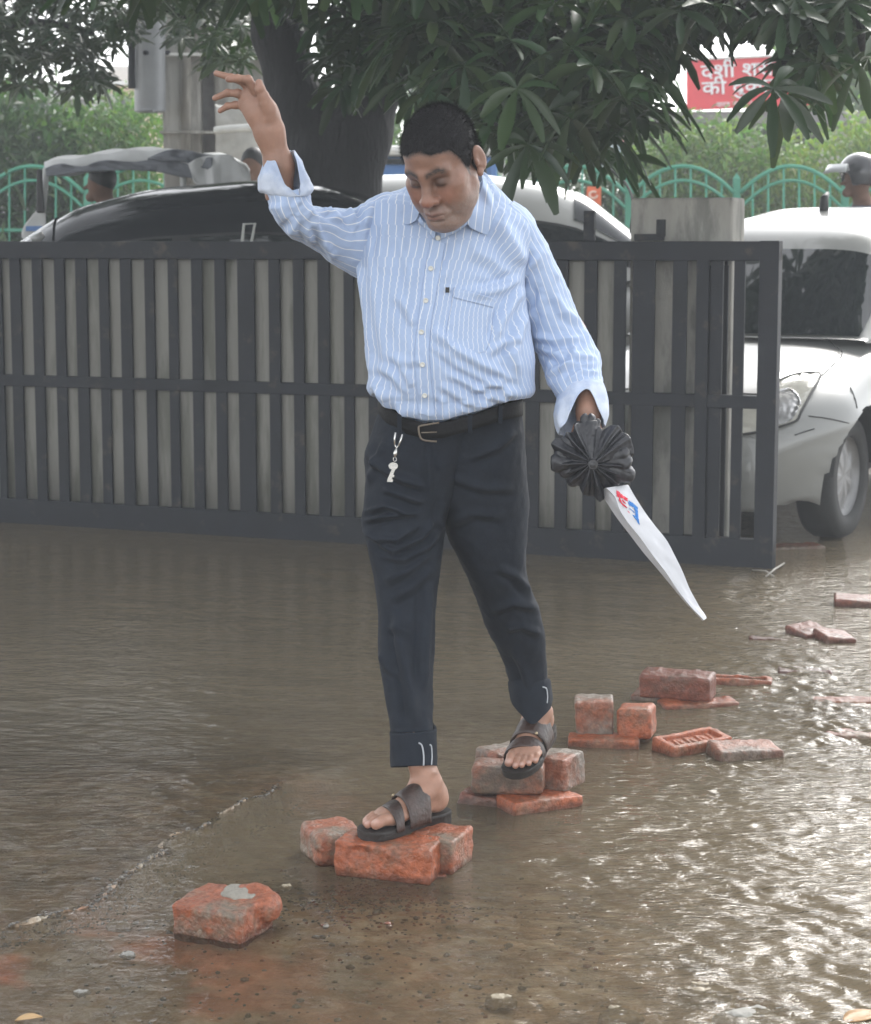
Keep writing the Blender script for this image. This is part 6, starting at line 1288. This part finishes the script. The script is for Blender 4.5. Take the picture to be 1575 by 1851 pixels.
# the printed plastic sleeve: a faceted, flattened bag narrowing to its tip
m_plas = mat('white_plastic_film', (.56, .57, .60), rough=.35, var=.05, scale=20, bump=.35, bscale=35, spec=.5, bdist=.004)
rt_ = crom([(1136, 876), (1147, 896), (1163, 921), (1183, 948), (1205, 976), (1220, 1004), (1235, 1035), (1247, 1064), (1262, 1092), (1273, 1108), (1278, 1117)], 90)
rg_ = crom([(1096, 882), (1112, 898), (1121, 922), (1135, 944), (1160, 975), (1185, 1010), (1205, 1036), (1228, 1070), (1250, 1098), (1266, 1114), (1273, 1121)], 90)
lf_ = crom([(1090, 884), (1089, 895), (1103, 918), (1118, 940), (1138, 966), (1164, 1000), (1188, 1028), (1208, 1052), (1236, 1086), (1262, 1113), (1270, 1122)], 90)
def sleeveY(i): return 4.60 - .035 * i / 89.
G3 = []
for i in range(90):
    Y = sleeveY(i); k = 1 - .75 * i / 89.
    A = at(*rt_[i], Y + .012 * k); B_ = at(*rg_[i], Y - .040 * k); C_ = at(*lf_[i], Y + .006 * k); D_ = at(*((rt_[i] + lf_[i]) / 2), Y + .040 * k)
    ring = []
    for p_, q_ in ((A, B_), (B_, C_), (C_, D_), (D_, A)):
        for t_ in np.linspace(0, 1, 10, endpoint=False):
            w_ = p_ * (1 - t_) + q_ * t_; w_ = w_ + np.array([0, -1, .3]) * (.002 * math.sin(t_ * math.pi) * k + .0045 * float(vnoise(np.array([i * .13, t_ * 4 + A[0] * 3, p_[1] * 90]))) * k); ring.append(w_)
    ring.append(ring[0]); G3.append(ring)
G3 = np.array(G3); b = MB(); b.grid(G3); b.add([G3[-1, 0], G3[-1, 10], G3[-1, 20], G3[-1, 30]], [(0, 1, 2, 3)]); slv = b.build('plastic_sleeve', m_plas, um, True); slv.modifiers.new('e', 'EDGE_SPLIT').split_angle = R(60)
# print on the sleeve's upper face, in coordinates of that face (u along, v across)
def c6(x, y): return (1080 + x / 15.42, 860 + y / 15.42)
m_pr = mat('red_print', (.70, .03, .07), rough=.4, bump=0, var=.05); m_pb = mat('blue_print', (.04, .22, .58), rough=.4, bump=0, var=.05)
def faceY(px, py):
    i = int(np.argmin(((rt_ + rg_) / 2 - [px, py])[:, 0]**2 * .2 + ((rt_ + rg_) / 2 - [px, py])[:, 1]**2)); 
    best = 9; Y = 4.58
    seg = G3[max(i - 12, 0):i + 12, :11].reshape(-1, 3); x, y = proj(seg); k_ = np.argmin((x - px)**2 + (y - py)**2); return seg[k_, 1] - .0016
def prnt(name, polys, m):
    b = MB()
    for poly in polys:
        poly = [c6(*q) for q in poly]; cen = np.mean(poly, 0); dense = []
        for i in range(len(poly)):
            for t_ in np.linspace(0, 1, 5, endpoint=False): dense.append(np.array(poly[i]) * (1 - t_) + np.array(poly[(i + 1) % len(poly)]) * t_)
        vs = [at(*q, faceY(*q)) for q in dense] + [at(*cen, faceY(*cen) - .0004)]; n = len(dense); b.add(vs, [(i, (i + 1) % n, n) for i in range(n)])
    return b.build(name, m, slv)
prnt('red_mark', [[(530, 370), (640, 470), (610, 620), (540, 560)], [(640, 480), (860, 640), (850, 720), (720, 640), (620, 600)], [(600, 600), (640, 620), (640, 720), (720, 800), (850, 885), (830, 900), (700, 820), (610, 690)], [(690, 670), (720, 670), (810, 770), (790, 785), (700, 705)], [(840, 960), (900, 1020), (900, 1050), (850, 990)]], m_pr)
prnt('blue_mark', [[(870, 680), (1000, 760), (1130, 880), (1140, 1040), (1060, 1000), (1040, 900), (960, 860), (870, 800)], [(1060, 1000), (1140, 1040), (1160, 1200), (1185, 1380), (1110, 1290), (1110, 1200), (1070, 1140)], [(970, 1080), (1060, 1110), (1120, 1210), (1110, 1260), (1050, 1190)], [(880, 890), (900, 890), (1050, 1020), (1030, 1040)]], m_pb)

# ================= bricks =================
BCOL = []
def brick_mat(name, c, mud=(.16, .14, .115), amt=.4, rough=.42, sc=7):
    BCOL.append(c); return mat(name, c, rough=rough, var=.5, scale=70, bump=.9, bscale=170, spec=.5, c2=mud, c2amt=amt, c2scale=sc, bdist=.004, attr=True)
m_br = [brick_mat('wet_red_brick', (.33, .094, .040), (.20, .10, .06), .35), brick_mat('red_brick_with_mortar', (.30, .092, .043), (.19, .145, .105), .4, sc=6), brick_mat('muddy_brown_brick', (.22, .085, .048), (.13, .095, .07), .5, sc=5), brick_mat('grey_mortared_brick', (.19, .155, .125), (.24, .085, .045), .45, sc=5), brick_mat('dark_soaked_brick', (.17, .058, .036), (.12, .07, .05), .3, rough=.3)]
def wetcol(Wp, kind):
    w_ = sstep(.022, .006, Wp[:, 2] + .006 * vnoise(Wp * 45)); return np.array(BCOL[kind])[None] * (1 - .55 * w_[:, None]) * (1 + .12 * vnoise(Wp * 14)[:, None])
def brick(label, px, py, zt, yaw, dims, kind, tilt=(0, 0), rnd=.012, rough=.0045, group=None, frog=False, seed=0, cat='brick', top_at=True, chip=None):
    """brick whose top-face centre shows at pixel px,py; zt: height of its top above the water"""
    P0_ = ground(px, py, zt); L, Wd_, Hh = dims; h = .0036
    s = SDF((-L / 2 - .025, -Wd_ / 2 - .025, -Hh - .02), (L / 2 + .025, Wd_ / 2 + .025, .03), h)
    r_ = rnd; r_ = r_ * .6; qx = np.abs(s.X) - L / 2 + r_; qy = np.abs(s.Y) - Wd_ / 2 + r_; qz = np.abs(s.Z + Hh / 2) - Hh / 2 + r_
    d = np.sqrt(np.maximum(qx, 0)**2 + np.maximum(qy, 0)**2 + np.maximum(qz, 0)**2) + np.minimum(np.maximum(qx, np.maximum(qy, qz)), 0) - r_
    P3 = np.stack([s.X, s.Y, s.Z], -1) + seed * 3.7
    d = d + rough * .55 * fbm(P3 * 22, 2) + rough * .5 * np.minimum(fbm(P3 * 60, 3), .2)
    s.d = d.astype(np.float32)
    if frog:
        fx = np.abs(s.X) - L * .40; fy2 = np.abs(s.Y) - Wd_ * .30; fd = np.maximum(np.maximum(fx, fy2), -(s.Z + .011)); s.sub(fd.astype(np.float32), .004)
        for k in range(-3, 4): s.u(s.cone((k * L * .095, -Wd_ * .20, -.012), (k * L * .095 + (.006 if k % 2 else -.006), Wd_ * .20, -.012), .0055, .0055), .002)
    if chip is not None:
        for c_, r2 in chip: s.sub(s.ell(c_, (r2, r2 * .8, r2 * .7)), .006)
    V, Fc = s.mesh(); M = np.array(Matrix.Rotation(yaw, 3, 'Z') @ Matrix.Rotation(tilt[0], 3, 'X') @ Matrix.Rotation(tilt[1], 3, 'Y'))
    o = mesh_obj('brick', (V @ M.T), Fc, m_br[kind], None, True, col=wetcol(V @ M.T + P0_, kind)); o.location = P0_; return tag(o, label, cat, group)
B3 = (.225, .108, .074)
GP = 'bricks laid as stepping stones'
brick('front red brick with ragged upper edge, under the forward sandal', 705, 1517, .079, R(-16), (.225, .115, .082), 0, (0, R(1)), .010, .0055, GP, seed=1, chip=[((.04, -.062, -.005), .022), ((-.05, -.065, -.02), .026)])
brick('rounded red brick with muddy flank, left of the forward sandal', 601, 1492, .078, R(20), (.118, .145, .080), 1, (0, 0), .030, .006, GP, seed=2)
brick('mortar-topped red brick wedged behind the heel of the forward sandal', 795, 1503, .078, R(-22), (.115, .13, .080), 1, (0, 0), .009, .005, GP, seed=3)
# broken brick lying alone
P0_ = ground(405, 1626, .066)
s = SDF((-.16, -.13, -.10), (.16, .14, .04), .0035)
qx = np.abs(s.X + .005) - .085; qy = np.abs(s.Y) - .068; qz = np.abs(s.Z + .045) - .040; d = np.sqrt(np.maximum(qx, 0)**2 + np.maximum(qy, 0)**2 + np.maximum(qz, 0)**2) + np.minimum(np.maximum(qx, np.maximum(qy, qz)), 0) - .008
s.d = d.astype(np.float32); s.u(s.ell((.085, .05, -.025), (.035, .04, .035)), .008); s.u(s.ell((.03, .07, -.02), (.06, .04, .035)), .01); P3 = np.stack([s.X, s.Y, s.Z], -1)
s.sub(s.ell((.105, -.02, .0), (.03, .02, .03)), .006)
s.d += (.0018 * fbm(P3 * 30, 3) + .0016 * fbm(P3 * 90, 2) + .004 * sstep(-.02, .09, P3[..., 1]) * fbm(P3 * 22 + 3, 2)).astype(np.float32)
V, Fc = s.mesh(); M = .89 * np.array(Matrix.Rotation(R(-27), 3, 'Z') @ Matrix.Rotation(R(5), 3, 'X'))
o = mesh_obj('brick', V @ M.T, Fc, m_br[1], None, True, col=wetcol(V @ M.T + P0_, 1)); o.location = P0_; tag(o, 'broken red brick with grey mortar patch, lying alone nearest the camera', 'brick', GP)
cap = SDF((-.07, -.055, -.012), (.07, .055, .02), .003); cap.u(cap.ell((0, 0, 0), (.052, .036, .009)), .002); cap.d += (.006 * fbm(np.stack([cap.X * 35, cap.Y * 35, cap.Z * 35], -1), 3)).astype(np.float32)
Vc, Fcc = cap.mesh(); oc = mesh_obj('mortar_patch', (Vc + [.020, .042, .002]) @ M.T + P0_, Fcc, mat('dried_mortar', (.30, .28, .24), rough=.9, var=.25, scale=40, bump=.5, bscale=120), None, True); oc.parent = o; oc.matrix_parent_inverse = Matrix.Translation(Vector(P0_)).inverted()
# pile under the rear sandal
brick('flat base brick awash under the rear pile, slanting to the right', 975, 1437, .030, R(28), (.20, .10, .074), 0, (0, R(2)), .008, .004, GP, seed=4)
brick('small wet brick end at the left foot of the rear pile', 878, 1430, .026, R(-25), (.11, .10, .07), 4, (0, R(4)), .014, .006, GP, seed=5)
brick('upper brown brick carrying the toes of the rear sandal', 920, 1378, .104, R(-6), (.185, .105, .074), 2, (0, 0), .022, .0045, GP, seed=6)
brick('grey brick behind the rear pile, left of the rear heel', 912, 1352, .112, R(35), (.12, .10, .074), 3, (R(3), 0), .020, .005, GP, seed=7)
brick('grey mortared brick standing right of the rear sandal', 1008, 1362, .108, R(-30), (.10, .12, .085), 3, (0, R(-3)), .014, .005, GP, seed=8)
# next pile
brick('grey and red half brick standing upright beside a rounded red one', 1074, 1262, .118, R(-4), (.108, .10, .105), 3, (R(2), R(-2)), .010, .005, GP, seed=9)
brick('smooth rounded red half brick standing on the flat base brick', 1150, 1276, .100, R(-14), (.100, .11, .090), 0, (R(-2), R(-3)), .022, .003, GP, seed=10)
brick('flat wet base brick under the two standing half bricks', 1092, 1330, .024, R(-6), (.20, .095, .07), 0, (0, 0), .010, .004, GP, seed=11)
brick('red brick with stamped hollow face up, sloping into the water', 1252, 1332, .034, R(30), (.205, .105, .07), 0, (R(6), R(-2)), .008, .0025, GP, frog=True, seed=12)
brick('brown muddy brick touching the stamped brick', 1348, 1347, .030, R(14), (.19, .110, .07), 2, (R(5), R(2)), .014, .004, GP, seed=13)
brick('large red brick resting across the fourth pile', 1225, 1216, .090, R(-20), (.225, .10, .078), 4, (R(4), 0), .014, .004, GP, seed=14)
m_br[4] = m_br[4]
brick('low red brick with serrated side, behind the large red brick', 1335, 1224, .020, R(-8), (.22, .08, .06), 0, (R(-4), R(1)), .012, .006, GP, seed=15, frog=True)
brick('thin brick corner awash left of the large red brick', 1180, 1252, .018, R(-20), (.12, .10, .06), 2, (0, 0), .014, .005, GP, seed=16)
brick('flat red brick awash below the large red brick', 1262, 1266, .014, R(12), (.24, .10, .06), 0, (0, 0), .014, .006, GP, seed=17)
brick('dark red brick breaking the surface, left one of a close pair', 1462, 1134, .030, R(24), (.115, .14, .07), 4, (R(6), R(-5)), .012, .004, GP, seed=18)
brick('dark red brick breaking the surface, right one of a close pair', 1510, 1144, .028, R(14), (.12, .13, .07), 4, (R(6), R(6)), .016, .004, GP, seed=19)
brick('thin red brick edge awash before the close dark pair', 1405, 1152, .004, R(-12), (.20, .09, .06), 4, (R(-2), 0), .014, .004, GP, seed=20)
brick('dark brick rising at the right edge of the picture', 1560, 1080, .030, R(-10), (.22, .12, .07), 4, (R(4), R(2)), .014, .004, GP, seed=21)
brick('long red brick line just under the surface at right edge', 1535, 1263, .006, R(-4), (.24, .08, .06), 0, (0, 0), .014, .005, GP, seed=22)
brick('pale red brick just awash at the right edge', 1545, 1322, .004, R(-20), (.16, .14, .05), 1, (R(-3), 0), .014, .005, GP, seed=23)
brick('narrow reddish brick awash right of the serrated brick', 1455, 1210, .003, R(-8), (.18, .09, .06), 4, (0, 0), .014, .005, GP, seed=24)
brick('sunken red brick near the lower right corner', 1392, 1808, -.006, R(6), (.13, .05, .04), 0, (0, 0), .012, .004, GP, seed=25)
brick('brick fragment on the bed by the end post of the gate', 1430, 985, .010, R(10), (.30, .14, .06), 2, (0, 0), .02, .006, GP, seed=26)
ch = brick('small flat orange brick chip beside the front red brick', 790, 1580, .004, R(8), (.044, .020, .012), 0, (0, 0), .005, .001, None, seed=27, cat='brick chip')
# stones and leaves
m_st = mat('tan_stone', (.34, .29, .21), rough=.6, var=.3, scale=15, bump=.5, bscale=50)
for i, (px, py, r_, lab) in enumerate(((1262, 1728, .030, 'tan stone under shallow water right of centre'), (905, 1803, .026, 'small tan stone under shallow water near the bottom edge'), (1120, 1835, .036, 'tan stone on the bed at the bottom edge'), (1275, 1790, .040, 'flat tan stone left of the sunken red brick'), (1352, 1838, .050, 'grey boulder top below the sunken red brick'), (517, 1606, .012, 'small pale flat chip beside the lone broken brick'), (232, 1730, .014, 'grey pebble left of the lone broken brick'), (148, 1798, .013, 'dark grey pebble near the lower left corner'), (215, 1668, .022, 'pale yellowish stone close to the slab edge'))):
    q = ground(px, py, -.006); s = SDF((-r_ * 1.6, -r_ * 1.6, -r_), (r_ * 1.6, r_ * 1.6, r_), r_ / 12); s.u(s.ell((0, 0, -r_ * .1), (r_ * 1.2, r_ * .9, r_ * .5)), .002); s.d += (r_ * .2 * fbm(np.stack([s.X, s.Y, s.Z], -1) / r_ * 1.7 + i, 3)).astype(np.float32)
    V, Fc = s.mesh(); o = mesh_obj('stone', V, Fc, m_st if i not in (4, 6, 7) else m_conc, None, True); o.location = (q[0], q[1], -.012 if r_ > .02 else -.002); tag(o, lab, 'stone')
def leafobj(px, py, L, yaw, c, lab, z=.004):
    t_ = np.linspace(0, 1, 10); w_ = np.sin(t_ * math.pi)**.8 * L * .28; G3 = np.array([[(x * L, k * w_[i], .004 * math.sin(x * 3) + abs(k) * .004) for k in (-1, -.5, 0, .5, 1)] for i, x in enumerate(t_)]); G3 = G3.reshape(-1, 3) - [L / 2, 0, 0]
    M = np.array(Matrix.Rotation(yaw, 3, 'Z')); b = MB(); b.grid((G3 @ M.T).reshape(10, 5, 3)); o = b.build('fallen_leaf', mat('leaf_' + lab.split()[0], c, rough=.5, var=.15, bump=.2), None, True); o.location = ground(px, py, z); tag(o, lab, 'leaf'); md = o.modifiers.new('s', 'SOLIDIFY'); md.thickness = .001
leafobj(52, 1845, .05, R(20), (.55, .36, .18), 'ochre dead leaf floating at the bottom left corner')
leafobj(1556, 1842, .09, R(35), (.35, .2, .08), 'brown dead leaf at the bottom right corner')
b = MB(); b.tube([ground(1385, 1042, .01), ground(1402, 1028, .03), ground(1418, 1018, .01)], .004, 6); b.tube([ground(1360, 1030, .006), ground(1385, 1032, .02), ground(1400, 1042, .004)], .003, 6); tag(b.build('twig', mat('pale_wet_twig', (.35, .33, .3), rough=.4), None, True), 'pale wet twig caught at the foot of the gate end post', 'twig')
# ---------------- air ----------------
mh, nh, lh = nt('haze_air'); oh = nh.new('ShaderNodeOutputMaterial'); pv = nh.new('ShaderNodeVolumePrincipled')
pv.inputs['Color'].default_value = (.92, .96, 1.0, 1); pv.inputs['Density'].default_value = .0058; pv.inputs['Anisotropy'].default_value = .0
lh.new(pv.outputs[0], oh.inputs['Volume'])
b = MB(); b.box((0, 30, 5.8), (110, 90, 14)); hz = b.build('haze', mh); struct(hz, 'stuff'); tag(hz, 'thin pale mist hanging in the wet air', 'haze')
